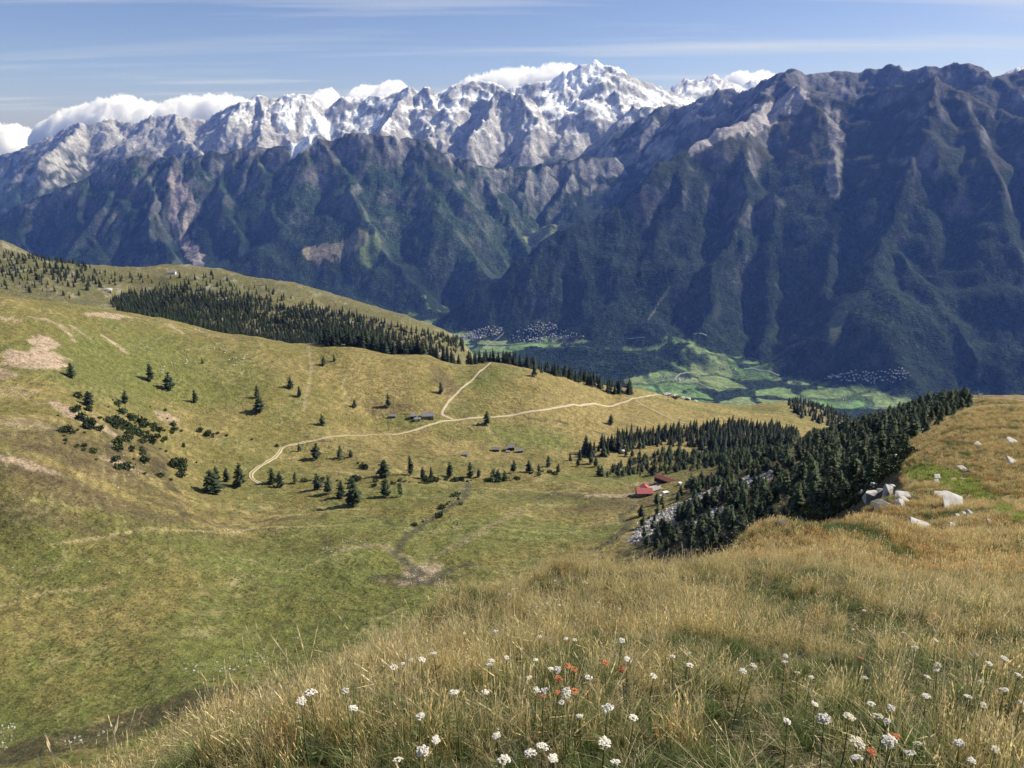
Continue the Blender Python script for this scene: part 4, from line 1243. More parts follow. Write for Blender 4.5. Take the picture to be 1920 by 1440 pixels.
hut('farmhouse', 802, 784, 9.5, 6.2, 2.7, 2.0, 0.12, STONE_WALL, SLATE, 'largest grey-roofed stone hut beside the fork of the dirt track', chimney=True, windows=2)
hut('hay_barn', 775, 783, 4.6, 4.0, 2.0, 1.4, 0.2, TIMBER, SLATE, 'small dark barn left of the largest grey-roofed hut')
hut('shed', 783, 788, 5.0, 3.2, 1.7, 0.7, 0.12, PLASTER, SLATE, 'low pale-walled shed in front of the largest grey-roofed hut', 'shed')
hut('shed', 737, 783, 4.8, 3.0, 1.5, 0.8, 0.0, STONE_WALL, SLATE, 'lone low grey shed farthest left on the pasture', 'shed', door=False)
hut('hay_barn', 958, 844, 5.0, 4.2, 2.9, 1.6, 0.10, TIMBER, SLATE, 'tallest dark timber hut in the lower group of huts')
hut('hay_barn', 930, 846, 4.8, 3.2, 1.9, 1.1, -0.05, TIMBER, SLATE, 'dark timber hut at the left of the lower group')
hut('hay_barn', 975, 848, 4.4, 3.2, 2.0, 1.1, 0.15, TIMBER, SLATE, 'dark timber hut at the right of the lower group')
hut('shed', 952, 849, 2.4, 2.0, 1.2, 0.5, 0.2, STONE_WALL, SLATE, 'tiny stone shed below the tallest hut of the lower group', 'shed', door=False)
hut('shed', 873, 855, 3.8, 3.0, 1.3, 0.6, -0.3, STONE_WALL, SLATE, 'small half-sunken stone hut alone in the pasture above the stream', 'shed', door=True)
hut('farm_barn', 322, 514, 13.0, 7.0, 3.0, 2.0, 0.1, PLASTER, SLATE, 'tiny white-walled farm building on the far wooded shoulder', 'barn', ymin=1000)

# the red-roofed farm
e, pf = hut('farm_barn', 1207, 929, 9.0, 6.6, 2.9, 1.9, 0.05, STONE_WALL, RED_ROOF, 'red-roofed farm building beside its pale concrete yard', 'barn', windows=2)
mb = gable_wall(4.4, 5.0, 2.9, 1.5); wing = add('wing', mb.mesh('wing', [STONE_WALL]), None, e); wing.location = (1.6, 5.2, 0); wing.rotation_euler = (0, 0, math.pi / 2)
rr_ = add('wing_roof', gable_roof(4.4, 5.0, 2.9, 1.55).mesh('wing_roof', [RED_ROOF]), None, e); rr_.location = (1.6, 5.2, 0.003); rr_.rotation_euler = (0, 0, math.pi / 2)
mb = MB(); mb.box((4.7, -0.6, 1.2), (.5, 4.2, 3.4)); add('end_wall', mb.mesh('end_wall', [PLASTER]), None, e)
def draped_slab(name, px, py, w, d, rz, mat, lift=0.25, **props):
    p = spot(px, py, 300)
    us = np.linspace(-.5, .5, 9)
    GXs, GYs = np.meshgrid(us * w, us * d)
    ca, sa = math.cos(rz), math.sin(rz)
    x = p[0] + GXs * ca - GYs * sa; y = p[1] + GXs * sa + GYs * ca
    z = ground(x, y) + lift
    me = mesh_from_arrays(name, np.stack([x, y, z], -1).reshape(-1, 3), grid_faces(9, 9))
    return add(name, me, mat, None, **props)
draped_slab('farm_yard', 1224, 917, 9.0, 12.0, 0.0, CONCRETE, 0.5, kind='structure')
hut('cattle_shed', 1250, 904, 15.5, 5.2, 2.0, 1.3, -0.80, TIMBER, RUST_ROOF, 'long rusty-roofed cattle shed behind the red-roofed farm', 'shed', door=True)

def trailer(px, py, L, W, Hh, rz, label, name='caravan', cat='caravan', ymin=300):
    p = spot(px, py, ymin)
    e = bpy.data.objects.new(name, None); COL.objects.link(e)
    e.location = p; e.rotation_euler = (0, 0, rz); e['label'] = label; e['category'] = cat
    mb = MB()
    prof = [(-L / 2, .5), (L / 2 * .92, .5), (L / 2, .9), (L / 2 * .96, Hh * .8), (L / 2 * .8, Hh), (-L / 2 * .85, Hh), (-L / 2, Hh * .85)]
    n = len(prof)
    vs = [(x, -W / 2, z) for x, z in prof] + [(x, W / 2, z) for x, z in prof]
    fs = [tuple(range(n))[::-1], tuple(range(n, 2 * n))] + [(i, (i + 1) % n, n + (i + 1) % n, n + i) for i in range(n)]
    mb.add(vs, fs)
    add('body', mb.mesh('body', [WHITE]), None, e)
    for s in (-1, 1):
        for xx in (-L * .25, L * .25):
            mb = MB(); mb.tube([(xx, s * W / 2 - .1, .34), (xx, s * W / 2 + .1, .34)], [.34, .34], 12); add('wheel', mb.mesh('wheel', [DARK]), None, e)
        mb = MB(); mb.box((L * .12, s * (W / 2 + .01), Hh * .68), (L * .4, .05, Hh * .24)); add('window', mb.mesh('window', [GLASS]), None, e)
    return e
trailer(893, 677, 3.8, 1.9, 2.1, 0.1, 'left one of two white vehicles parked at the top of the track', 'parked_van', 'van', 500)
trailer(910, 678, 3.4, 1.8, 1.8, -0.1, 'right one of two white vehicles parked at the top of the track', 'parked_van', 'van', 500)
trailer(1248, 928, 4.2, 2.4, 2.0, 0.4, 'white trailer parked right of the concrete farm yard', 'trailer', 'trailer')
trailer(1275, 909, 2.6, 1.6, 1.4, 0.9, 'small white trailer near the end of the rusty-roofed shed', 'trailer', 'trailer')
# farm clutter
for i, (px, py, s, lab) in enumerate([(1232,928,.9,'small grey crate left of the white farm trailer'),(1239,931,1.0,'pale trough in front of the white farm trailer'),(1234,912,1.2,'dark water tank at the back of the farm yard')]):
    p = spot(px, py, 300); mb = MB(); mb.box((0, 0, .4 * s), (1.6 * s, .9 * s, .8 * s)); mb.box((0, 0, .84 * s), (1.7 * s, 1.0 * s, .08))
    o = add(['crate', 'trough', 'water_tank'][i], mb.mesh('box', [[SLATE, PLASTER, DARK][i]])); o.location = p; o.rotation_euler = (0, 0, i * .7); o['label'] = lab; o['category'] = ['crate', 'trough', 'tank'][i]
# marker post on the ridge
p = spot(1837, 746, 250)
e = bpy.data.objects.new('sign_post', None); COL.objects.link(e); e.location = p; e['label'] = 'small pale signpost standing on the far end of the ridge'; e['category'] = 'signpost'
mb = MB(); mb.tube([(-.7, 0, -.2), (-.7, 0, 2.1)], [.09, .08], 6); add('post', mb.mesh('post', [TIMBER]), None, e)
mb = MB(); mb.tube([(.7, 0, -.2), (.7, 0, 2.1)], [.09, .08], 6); add('post', mb.mesh('post', [TIMBER]), None, e)
mb = MB(); mb.box((0, -.05, 1.7), (1.9, .1, 1.0)); add('board', mb.mesh('board', [WHITE]), None, e)

# houses of the villages in the valley
def house_mesh(w, d, h, rh, wall, roof):
    a = gable_wall(w, d, h, rh); b_ = gable_roof(w, d, h, rh, .6, .3)
    mb = MB(); mb.add(a.v, a.f, 0); mb.add(b_.v, b_.f, 1)
    return mb.mesh('village_house', [wall, roof])
TILE = flat_mat('brown_tile_roof', (0.16, 0.12, 0.10), (0.26, 0.20, 0.17), 0.4)
HOUSES = [house_mesh(11, 9, 6.5, 3, PLASTER, SLATE), house_mesh(13, 10, 7.5, 3.2, PLASTER, TILE), house_mesh(16, 10, 6, 2.6, WHITE, SLATE), house_mesh(9, 8, 7, 3, WHITE, TILE), house_mesh(24, 14, 7, 2.2, WHITE, SLATE)]
def village(poly, n, label, group, seed):
    r = random.Random(seed); cnt = 0; tries = 0
    xs = [q[0] for q in poly]; ys = [q[1] for q in poly]
    placed = []; hubs = []
    while cnt < n and tries < n * 60:
        tries += 1
        px, py = r.uniform(min(xs), max(xs)), r.uniform(min(ys), max(ys))
        if len(hubs) >= 4 and r.random() < .75:
            hx, hy = r.choice(hubs); px, py = r.gauss(hx, 11), r.gauss(hy, 3.5)
        if not in_poly(np.array([px]), np.array([py]), poly)[0]:
            continue
        x, y, z = far_spot(px, py)
        if y > 7600 or any((x - a) ** 2 + (y - b_) ** 2 < 15 ** 2 for a, b_ in placed):
            continue
        placed.append((x, y))
        if len(hubs) < max(4, n // 18): hubs.append((px, py))
        o = add('village_house', HOUSES[r.choice([0, 0, 1, 1, 2, 3, 3, 4])]); s = r.uniform(.55, .95)
        o.location = (x, y, z + 1.5); o.rotation_euler = (0, 0, r.uniform(0, 3.14)); o.scale = (s, s, s * r.uniform(.9, 1.3))
        o['label'] = label; o['category'] = 'house'; o['group'] = group
        cnt += 1
village([(852,632),(880,622),(925,612),(945,616),(935,628),(890,638),(858,640)], 110, 'pale house in the left village at the mouth of the side valley', 'houses of the left village', 1)
village([(950,632),(990,612),(1010,602),(1030,606),(1065,622),(1100,632),(1050,638),(1000,642),(955,642)], 120, 'pale house in the village on the rise in the valley', 'houses of the middle village', 2)
village([(1235,705),(1262,700),(1300,706),(1300,716),(1262,716),(1240,712)], 24, 'pale house in the hamlet among the green valley meadows', 'houses of the meadow hamlet', 3)
village([(1545,705),(1600,695),(1640,698),(1690,690),(1712,708),(1660,722),(1600,716),(1560,712)], 70, 'pale house in the scattered village at the foot of the right mountain', 'houses of the right village', 4)
village([(1355,686),(1385,688),(1378,694),(1352,692)], 6, 'large pale building beside the valley road', 'buildings beside the valley road', 5)
village([(1575,748),(1600,752),(1592,760),(1570,756)], 8, 'pale house at the edge of the nearest valley meadow', 'houses at the nearest meadow', 6)

# valley roads
ROADC = flat_mat('valley_road', (0.26, 0.26, 0.25), (0.33, 0.32, 0.30), 0.05)
def far_ground(x, y):
    return bil(HFr, x, y)
for pts, w in (([(905,647),(930,646.5),(962,646.8)], 12), ([(1395,692),(1430,697),(1462,706)], 12), ([(1265,712),(1290,700),(1310,696)], 9), ([(1240,716),(1262,712),(1300,716),(1335,730)], 8), ([(1300,628),(1318,627),(1325,631)], 12), ([(1175,636),(1210,634)], 8), ([(905,655),(925,640),(945,625)], 9), ([(1640,722),(1632,718),(1645,708)], 9), ([(1545,712),(1600,700)], 8)):
    P = [far_spot(*q) for q in pts]
    strip('valley_road', resample(P, 20.0), w * .62, far_ground, 5.0, ROADC, kind='structure')

# ------------------------------------------------------------------ sheep on the hillside
def sheep_mesh():
    bm = bmesh.new()
    bmesh.ops.create_icosphere(bm, subdivisions=2, radius=0.5)
    for v in bm.verts:
        n = math.sin(v.co.x * 17) * math.sin(v.co.y * 19) * math.sin(v.co.z * 15) * .04
        v.co = (v.co.x * (1.25 + n), v.co.y * (.72 + n), v.co.z * .66 + .72)
    q = bmesh.ops.create_icosphere(bm, subdivisions=1, radius=0.17)['verts']
    for v in q:
        v.co = (v.co.x * 1.5 + .72, v.co.y, v.co.z * 1.1 + .86)
    for sx in (-.32, .34):
        for sy in (-.18, .18):
            q = bmesh.ops.create_cone(bm, segments=6, radius1=.05, radius2=.07, depth=.5)['verts']
            for v in q:
                v.co = (v.co.x + sx, v.co.y + sy, v.co.z + .25)
    for sy in (-.13, .13):
        q = bmesh.ops.create_cone(bm, segments=5, radius1=.05, radius2=.0, depth=.16)['verts']
        for v in q:
            v.co = (v.co.x * .6 + .66, v.co.z * sy * 8 * .9 + sy * 1.4, v.co.y + .98)
    me = bpy.data.meshes.new('sheep'); bm.to_mesh(me); bm.free()
    me.materials.append(flat_mat('wool', (0.62, 0.58, 0.50), (0.74, 0.70, 0.62), 8.0))
    return me
SHEEP = sheep_mesh()
SH = [(1045,655),(1060,655),(1058,690),(1050,710),(1052,718),(1045,730),(965,730),(985,728),(925,748),(910,765),(918,768),(1098,718),(1175,655),(1205,645),(1218,620),(1243,648),(1255,628),(1268,658),(1265,670),(1290,708),(1315,698),(1328,700),(1325,662),(1330,728),(1318,740),(1362,703),(1372,703),(1375,695),(1378,683),(1392,682),(1270,660),(1240,640)]
for i, (cx, cy_) in enumerate(SH):
    p = spot(cx / 3, 440 + cy_ / 3, 300)
    o = add('sheep', SHEEP); o.location = (p[0], p[1], p[2] - .02); s = random.Random(i).uniform(1.0, 1.3); o.scale = (s, s, s); o.rotation_euler = (0, 0, random.Random(i).uniform(0, 6.28))
    o['label'] = 'white sheep grazing in the flock on the upper hillside'; o['category'] = 'sheep'; o['group'] = 'flock of sheep on the hillside'

# ------------------------------------------------------------------ rocks
def rock_mat(name, c1, c2, c3):
    m, nd, lk, b = node_mat(name)
    tcn = nd.new('ShaderNodeTexCoord')
    n = noise_node(nd, lk, tcn.outputs['Object'], 2.2, 6.0, 0.65)
    n2_ = noise_node(nd, lk, tcn.outputs['Object'], 9.0, 3.0, 0.6)
    c = mixcol(nd, lk, maprange(nd, lk, n.outputs['Fac'], 0.35, 0.65, 0, 1), c1, c2)
    c = mixcol(nd, lk, maprange(nd, lk, n2_.outputs['Fac'], 0.58, 0.66, 0, .6), c, c3)
    lk.new(c, b.inputs['Base Color'])
    bump(nd, lk, n.outputs['Fac'], 0.7, 0.12, b)
    return m
ROCK = rock_mat('lichen_gneiss', (0.36, 0.34, 0.305), (0.56, 0.535, 0.485), (0.17, 0.165, 0.12))
ROCK_D = rock_mat('dark_gneiss', (0.10, 0.095, 0.085), (0.20, 0.19, 0.17), (0.07, 0.075, 0.05))

def rock_mesh(seed, n=26, flat=1.0):
    r = random.Random(seed); bm = bmesh.new()
    for i in range(n):
        v = np.array([r.uniform(-1, 1), r.uniform(-1, 1), r.uniform(-1, 1)])
        k_ = max(abs(v)) ** .55
        v = v / (k_ + 1e-6) * r.uniform(.55, .75)
        bm.verts.new(v)
    bmesh.ops.convex_hull(bm, input=bm.verts)
    bmesh.ops.delete(bm, geom=[v for v in bm.verts if not v.link_faces], context='VERTS')
    me = bpy.data.meshes.new('rock'); bm.to_mesh(me); bm.free()
    return me
ROCKS = [rock_mesh(i, 20 + i) for i in range(9)]
for m_ in ROCKS:
    m_.materials.append(ROCK)
def rock(px, py, wp, hp, depth, rx, ry, rz, label, dark=False, ymin=14.0, cat='rock', seed=None, name='rock_slab', group=None):
    p = spot(px, py, ymin)
    k_ = math.hypot(p[1], p[2]) / F
    r = random.Random(seed if seed is not None else int(px * 3 + py))
    me = r.choice(ROCKS)
    if dark:
        me = me.copy(); me.materials.clear(); me.materials.append(ROCK_D)
    o = add(name, me)
    o.scale = (wp * k_ * .95, depth * 1.6, hp * k_ * .85)
    o.location = (p[0], p[1], p[2] + hp * k_ * .30); o.rotation_euler = (abs(rx) * .7, abs(ry) * .9, rz)
    o['label'] = label; o['category'] = cat
    if group: o['group'] = group
    return o
rock(1662, 936, 17, 34, .5, -.25, .22, .1, 'tall pale upright slab leaning in the ridge outcrop')
rock(1639, 914, 16, 9, .5, -.3, .35, .2, 'pale wedge of rock topping the left of the ridge outcrop')
rock(1634, 938, 28, 22, .8, -.35, .1, .1, 'squat grey boulder in the left half of the ridge outcrop')
rock(1688, 936, 28, 13, .7, -.35, -.12, -.1, 'pale slab lying right of the upright slab in the outcrop')
rock(1610, 936, 10, 8, .4, -.2, .1, .1, 'small pale rock at the left foot of the ridge outcrop')
rock(1686, 950, 16, 13, .5, -.4, -.5, .0, 'tilted pale slab at the right foot of the outcrop')
rock(1655, 952, 36, 13, .7, .1, .1, .1, 'dark low rock under the upright slab of the outcrop', True)
rock(1668, 950, 11, 4, .3, -.3, .1, .0, 'thin sliver of pale rock under the outcrop')
rock(1770, 932, 36, 6, .6, -.15, .14, .05, 'thin long slab sticking out of the turf above the broad slab')
rock(1788, 953, 38, 9, 1.3, -.75, .32, -.1, 'broad pale slab lying tilted on the ridge turf')
rock(1622, 930, 16, 12, .6, -.2, .3, .2, 'grey block between the wedge and the squat boulder')
rock(1698, 944, 18, 8, .6, -.2, .2, .3, 'low pale slab at the far right of the outcrop')
rock(1648, 925, 12, 14, .5, -.1, .4, .1, 'narrow pale block just left of the upright slab')
rock(1675, 915, 10, 7, .5, -.1, .2, .5, 'small pale rock behind the upright slab')
rock(1749, 953, 6, 7, .3, -.3, .3, .0, 'tiny pale pointed stone left of the broad slab')
rock(1767, 956, 14, 5, .3, -.4, .2, .0, 'small flat stone just below the broad slab')
rock(1797, 975, 12, 10, .4, -.5, .4, .0, 'left stone of three pale stones in a row on the turf')
rock(1809, 971, 13, 9, .4, -.5, .4, .0, 'middle stone of three pale stones in a row on the turf')
rock(1820, 970, 10, 9, .4, -.5, .4, .0, 'right stone of three pale stones in a row on the turf')
rock(1806, 882, 18, 7, .6, -.5, .1, .0, 'flat pale stone above the bright green plants on the ridge')
rock(1758, 899, 12, 5, .5, -.5, .1, .0, 'flat pale stone at the edge of the bright green plants')
rock(1757, 907, 9, 4, .4, -.5, .1, .0, 'small flat stone below the edge of the bright green plants')
rock(1733, 995, 52, 11, .6, -.5, .38, .1, 'long low pale rock band bedded in the grass below the outcrop')
rock(1786, 993, 12, 7, .4, -.5, .4, .0, 'small pale rock right of the long rock band')
rock(1478, 984, 34, 12, .6, -.3, .18, .1, 'pale wedge rock at the brink of the near ridge')
rock(1466, 992, 20, 16, .5, .0, .1, .1, 'dark rock under the pale wedge at the brink', True)
rock(1704, 845, 12, 6, .9, -.3, .2, .0, 'pale rock on the wooded edge high on the ridge')
rock(1688, 860, 16, 7, .8, -.3, .2, .0, 'flat pale rock on the wooded edge left of the ridge turf')
rock(1740, 812, 16, 5, .9, -.3, .0, .0, 'low pale rock band near the top of the wooded edge')
rock(1900, 832, 20, 6, .9, -.4, .3, .0, 'flat stone on the ridge turf near the right edge of the picture')
rock(1836, 837, 14, 5, .8, -.4, .1, .0, 'thin flat stone high on the ridge turf')
rock(1860, 986, 10, 5, .4, -.4, .3, .0, 'small stone in the grass right of the three-stone row')
rock(1900, 870, 18, 6, .8, -.4, .45, .0, 'tilted flat stone right of the green plants')
for i, (px, py, s) in enumerate([(1252,742,9),(1262,741,8),(1270,743,11),(1281,744,7),(1291,746,8),(1247,740,6),(1305,750,5)]):
    rock(px, py, s, s * .8, s * .35, 0, .2, i, 'pale boulder in the cluster on the far crest beside the track end', ymin=500, cat='boulder', name='boulder', group='pale boulders on the far crest', seed=i)
rock(1167, 850, 10, 8, 2.0, 0, .2, .3, 'grey boulder at the left end of the larch stand', ymin=300, cat='boulder', name='boulder', seed=3)
rock(205, 547, 9, 8, 5.0, 0, .1, .3, 'pale boulder at the left edge of the far spruce wood', ymin=900, cat='boulder', name='boulder', seed=5)

# stones of the scree and in the meadows: too many to count
stone_coll = proto_collection('stone_kinds', ROCKS)
def stones(name, P, smin, smax, seed, power=2.0):
    g = np.random.default_rng(seed)
    s = smin + (smax - smin) * g.random(len(P)) ** power
    rot = g.uniform(0, 6.28, (len(P), 3))
    return points_object(name, P, np.stack([s, s * g.uniform(.6, 1, len(P)), s * g.uniform(.4, .8, len(P))], 1), rot, g.integers(0, len(ROCKS), len(P)), stone_coll, kind='stuff')
sc = scatter([(1180,1025),(1200,960),(1290,910),(1390,885),(1460,885),(1450,915),(1380,935),(1370,985),(1290,1000),(1240,1020)], 240, 520, 1.05, 31)
sc = sc[nearmask(sc, scree_m) > 0.35]
stones('scree_stones', sc, .35, 1.5, 3, 3.0)
ms = []
for poly, sp_, q, sd in (([(600,1030),(625,1012),(690,1005),(700,1022),(650,1035),(615,1040)], 1.6, .6, 41), ([(750,1065),(800,1055),(835,1090),(800,1105),(760,1085)], 1.3, .55, 42), ([(330,1245),(420,1235),(500,1215),(510,1240),(430,1260),(340,1260)], 1.2, .35, 43), ([(0,1360),(30,1355),(20,1400),(0,1410)], .9, .5, 44),
                         ([(70,1395),(180,1370),(240,1350),(200,1375),(90,1410)], 1.0, .3, 45), ([(370,1000),(430,990),(520,1000),(440,1015),(380,1012)], 2.0, .3, 46), ([(865,905),(890,905),(870,935),(800,985),(755,1012),(740,1000),(800,960),(850,930)], 1.6, .5, 47), ([(1140,930),(1200,930),(1200,950),(1120,960)], 2.0, .35, 48)):
    ms.append(keep(scatter(poly, 120, 700, sp_, sd), q, sd))
ms.append(keep(scatter([(0,700),(160,690),(330,780),(400,900),(250,900),(0,900)], 300, 700, 5.0, 49), .35, 49))
ms.append(keep(scatter([(0,880),(640,930),(1200,900),(1180,1010),(850,1060),(500,1250),(0,1400)], 130, 520, 6.0, 50), .22, 50))
ms.append(keep(scatter([(930,790),(1100,800),(1060,860),(960,850)], 500, 760, 5.0, 51), .3, 51))
stones('meadow_stones', np.concatenate(ms), .15, .75, 4, 2.5)
# ------------------------------------------------------------------ grass and herbs of the near ridge
def blade_mat(name, rough=0.6, transl=0.45):
    m = bpy.data.materials.new(name); m.use_nodes = True
    nt = m.node_tree; nd, lk = nt.nodes, nt.links
    b = nd['Principled BSDF']
    b.inputs['Roughness'].default_value = rough; b.inputs['Specular IOR Level'].default_value = 0.25
    a = N(nd, 'ShaderNodeAttribute', attribute_name='tint')
    info = nd.new('ShaderNodeObjectInfo')
    r = maprange(nd, lk, info.outputs['Random'], 0, 1, 0.72, 1.25)
    comb = nd.new('ShaderNodeCombineColor')
    for k_ in range(3):
        lk.new(r, comb.inputs[k_])
    c = mixcol(nd, lk, 1.0, a.outputs['Color'], comb.outputs[0], 'MULTIPLY')
    lk.new(c, b.inputs['Base Color'])
    t = nd.new('ShaderNodeBsdfTranslucent'); lk.new(c, t.inputs['Color'])
    mx = nd.new('ShaderNodeMixShader'); mx.inputs[0].default_value = transl
    lk.new(b.outputs[0], mx.inputs[1]); lk.new(t.outputs[0], mx.inputs[2])
    lk.new(mx.outputs[0], nd['Material Output'].inputs['Surface'])
    return m
BLADE = blade_mat('grass_blade')

def tuft(seed, n, hmin, hmax, width, spread, lean, cols, seedhead=0.0, flop=0.0, leaf=False):
    """A tuft of blades; cols = (foot colour, middle, tip)."""
    r = random.Random(seed)
    V_, F_, T_ = [], [], []
    def put(vs, fs, ts):
        k_ = len(V_); V_.extend(vs); T_.extend(ts); F_.extend([tuple(i + k_ for i in f) for f in fs])
    for i in range(n):
        w = r.uniform(0, 6.28); q = spread * math.sqrt(r.random())
        base = np.array([q * math.cos(w), q * math.sin(w), -.02])
        h = r.uniform(hmin, hmax)
        az = r.uniform(0, 6.28) if r.random() < .6 else r.gauss(2.6, .7)
        ln = abs(r.gauss(0, lean)) + flop * r.random()
        d = np.array([math.cos(az), math.sin(az), 0]); side = np.array([-math.sin(az), math.cos(az), 0])
        yaw = r.uniform(-.9, .9); side = side * math.cos(yaw) + d * math.sin(yaw)
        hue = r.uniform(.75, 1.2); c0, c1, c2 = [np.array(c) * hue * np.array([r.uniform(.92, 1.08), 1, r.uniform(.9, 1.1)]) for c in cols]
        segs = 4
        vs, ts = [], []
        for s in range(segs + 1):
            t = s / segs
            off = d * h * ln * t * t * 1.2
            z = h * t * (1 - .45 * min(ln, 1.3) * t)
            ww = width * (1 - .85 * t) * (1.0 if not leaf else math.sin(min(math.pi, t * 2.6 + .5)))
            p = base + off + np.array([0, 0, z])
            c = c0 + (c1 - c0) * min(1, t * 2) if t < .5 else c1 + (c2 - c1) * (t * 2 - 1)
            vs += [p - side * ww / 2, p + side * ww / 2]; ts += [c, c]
        put(vs, [(2 * s, 2 * s + 1, 2 * s + 3, 2 * s + 2) for s in range(segs)], ts)
        if r.random() < seedhead:
            tip = vs[-1]; up = np.array(vs[-1]) - np.array(vs[-3]); up = up / (np.linalg.norm(up) + 1e-9)
            for q_ in range(5):
                L = r.uniform(.025, .05) * (hmax / .5); a2 = r.uniform(0, 6.28)
                sd = np.array([math.cos(a2), math.sin(a2), 0]) * width * .8
                b0 = tip - up * L * q_ * .45
                put([b0 - sd * .2, b0 + sd + up * L * .4, b0 + up * L, b0 - sd + up * L * .4], [(0, 1, 2, 3)], [c2 * r.uniform(.9, 1.25)] * 4)
    me = mesh_from_faces('tuft', V_, F_)
    set_col(me, 'tint', np.clip(np.array(T_), 0, 1))
    me.materials.append(BLADE)
    return me
def mesh_from_faces(name, V_, F_):
    return mesh_from_arrays(name, np.array(V_), np.array(F_))

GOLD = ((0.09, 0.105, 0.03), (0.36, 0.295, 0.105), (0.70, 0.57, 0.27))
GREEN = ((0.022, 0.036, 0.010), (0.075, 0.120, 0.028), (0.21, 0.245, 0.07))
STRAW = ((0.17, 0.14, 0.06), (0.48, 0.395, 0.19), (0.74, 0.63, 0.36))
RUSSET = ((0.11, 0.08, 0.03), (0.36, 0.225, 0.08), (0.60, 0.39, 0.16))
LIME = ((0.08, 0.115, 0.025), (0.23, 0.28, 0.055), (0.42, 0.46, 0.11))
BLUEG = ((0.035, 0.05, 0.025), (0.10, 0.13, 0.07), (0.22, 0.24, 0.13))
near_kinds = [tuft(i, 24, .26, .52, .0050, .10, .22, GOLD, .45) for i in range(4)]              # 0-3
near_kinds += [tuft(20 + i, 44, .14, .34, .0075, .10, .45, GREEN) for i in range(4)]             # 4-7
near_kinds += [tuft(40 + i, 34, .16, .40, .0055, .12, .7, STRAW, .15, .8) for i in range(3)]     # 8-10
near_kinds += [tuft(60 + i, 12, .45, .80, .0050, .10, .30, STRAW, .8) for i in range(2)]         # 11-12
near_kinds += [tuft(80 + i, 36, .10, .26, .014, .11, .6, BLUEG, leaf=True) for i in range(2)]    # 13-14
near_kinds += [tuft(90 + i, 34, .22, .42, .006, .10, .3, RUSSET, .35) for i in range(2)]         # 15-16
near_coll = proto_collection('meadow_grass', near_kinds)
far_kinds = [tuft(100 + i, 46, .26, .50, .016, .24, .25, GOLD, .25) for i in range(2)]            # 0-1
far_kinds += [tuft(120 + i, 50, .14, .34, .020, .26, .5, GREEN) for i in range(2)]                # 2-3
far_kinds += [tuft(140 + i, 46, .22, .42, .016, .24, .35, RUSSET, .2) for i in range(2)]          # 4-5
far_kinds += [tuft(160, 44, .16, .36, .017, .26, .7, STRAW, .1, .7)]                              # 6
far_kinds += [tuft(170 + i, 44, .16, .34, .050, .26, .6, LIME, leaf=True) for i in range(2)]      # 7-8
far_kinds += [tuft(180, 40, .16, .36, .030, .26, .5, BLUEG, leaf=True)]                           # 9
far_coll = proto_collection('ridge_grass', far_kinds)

def polar(n, r0, r1, t0, t1, g):
    r = np.sqrt(g.uniform(r0 * r0, r1 * r1, n)); t = g.uniform(t0, t1, n)
    return r * np.sin(t), r * np.cos(t)

def grass(name, n, r0, r1, t0, t1, coll, far, seed, smin, smax, filt=None):
    g = np.random.default_rng(seed)
    x, y = polar(n, r0, r1, math.radians(t0), math.radians(t1), g)
    z = ground(x, y)
    qx, qy = project(x, y, z)
    k = (qx > -260) & (qx < 2180) & (qy < 2100)
    if filt is not None:
        k &= filt(x, y, z, qx, qy)
    x, y, z = x[k], y[k], z[k]
    a = fbm(x / 1.1, y / 1.1, 3, 601) + .35 * g.normal(size=len(x)); b_ = 1.35 * fbm(x / (5.0 if far else 1.9), y / (5.0 if far else 1.9), 3, 602) + .2 * g.normal(size=len(x))
    px, py = project(x, y, z)
    u = g.random(len(x))
    if not far:
        # dry and golden on the brow to the left, greener in front and to the right
        dry = b_ * 1.25 + sstep(1250, 700, px) * .30 + sstep(1300, 1080, py) * .30 - sstep(1150, 1400, py) * .52 - .24 * sstep(1150, 1500, px) + .02
        gi = lambda lo, hi: g.integers(lo, hi, len(x))
        golden = np.where(u < .52, gi(0, 4), np.where(u < .68, gi(8, 11), np.where(u < .72, gi(11, 13), np.where(u < .78, gi(15, 17), gi(4, 8)))))
        mixed = np.where(u < .34, gi(4, 8), np.where(u < .52, gi(8, 11), np.where(u < .60, gi(13, 15), np.where(u < .94, gi(0, 4), gi(11, 13)))))
        verdant = np.where(u < .66, gi(4, 8), np.where(u < .80, gi(13, 15), np.where(u < .92, gi(8, 11), gi(0, 4))))
        idx = np.where(dry > .22, golden, np.where(dry > -.10, mixed, verdant))
        hum = .5 + .72 * sstep(-.5, .7, fbm(x / .8, y / .8, 3, 611) + .2 * g.normal(size=len(x)))
        hum = hum * np.where(dry < -.10, .72, 1.0)
    else:
        idx = np.where(b_ > .05, np.where(u < .5, g.integers(0, 2, len(x)), np.where(u < .85, g.integers(4, 6, len(x)), 6)), np.where(b_ > -.45, np.where(u < .35, g.integers(4, 6, len(x)), np.where(u < .6, g.integers(0, 2, len(x)), g.integers(2, 4, len(x)))), np.where(u < .65, g.integers(2, 4, len(x)), 9)))
        lime = np.zeros(len(x), bool)
        for (cx, cy_, rx, ry) in ((1735,888,40,17),(1775,898,32,16),(1810,915,36,18),(1850,938,24,12),(1885,958,22,10),(1910,975,16,10),(1830,925,22,12)):
            lime |= ((px - cx) / rx) ** 2 + ((py - cy_) / ry) ** 2 + .5 * a < 1
        lime &= (y > 18)
        idx = np.where(lime, g.integers(7, 9, len(x)), idx)
        hum = .8 + .3 * sstep(-.5, .6, a)
    s = g.uniform(smin, smax, len(x)) * hum
    rot = np.stack([g.normal(0, .10, len(x)), g.normal(0, .10, len(x)), g.uniform(0, 6.28, len(x))], 1)
    return points_object(name, np.stack([x, y, z], 1), np.stack([s, s, s * g.uniform(.85, 1.15, len(x))], 1), rot, idx, coll, kind='stuff')

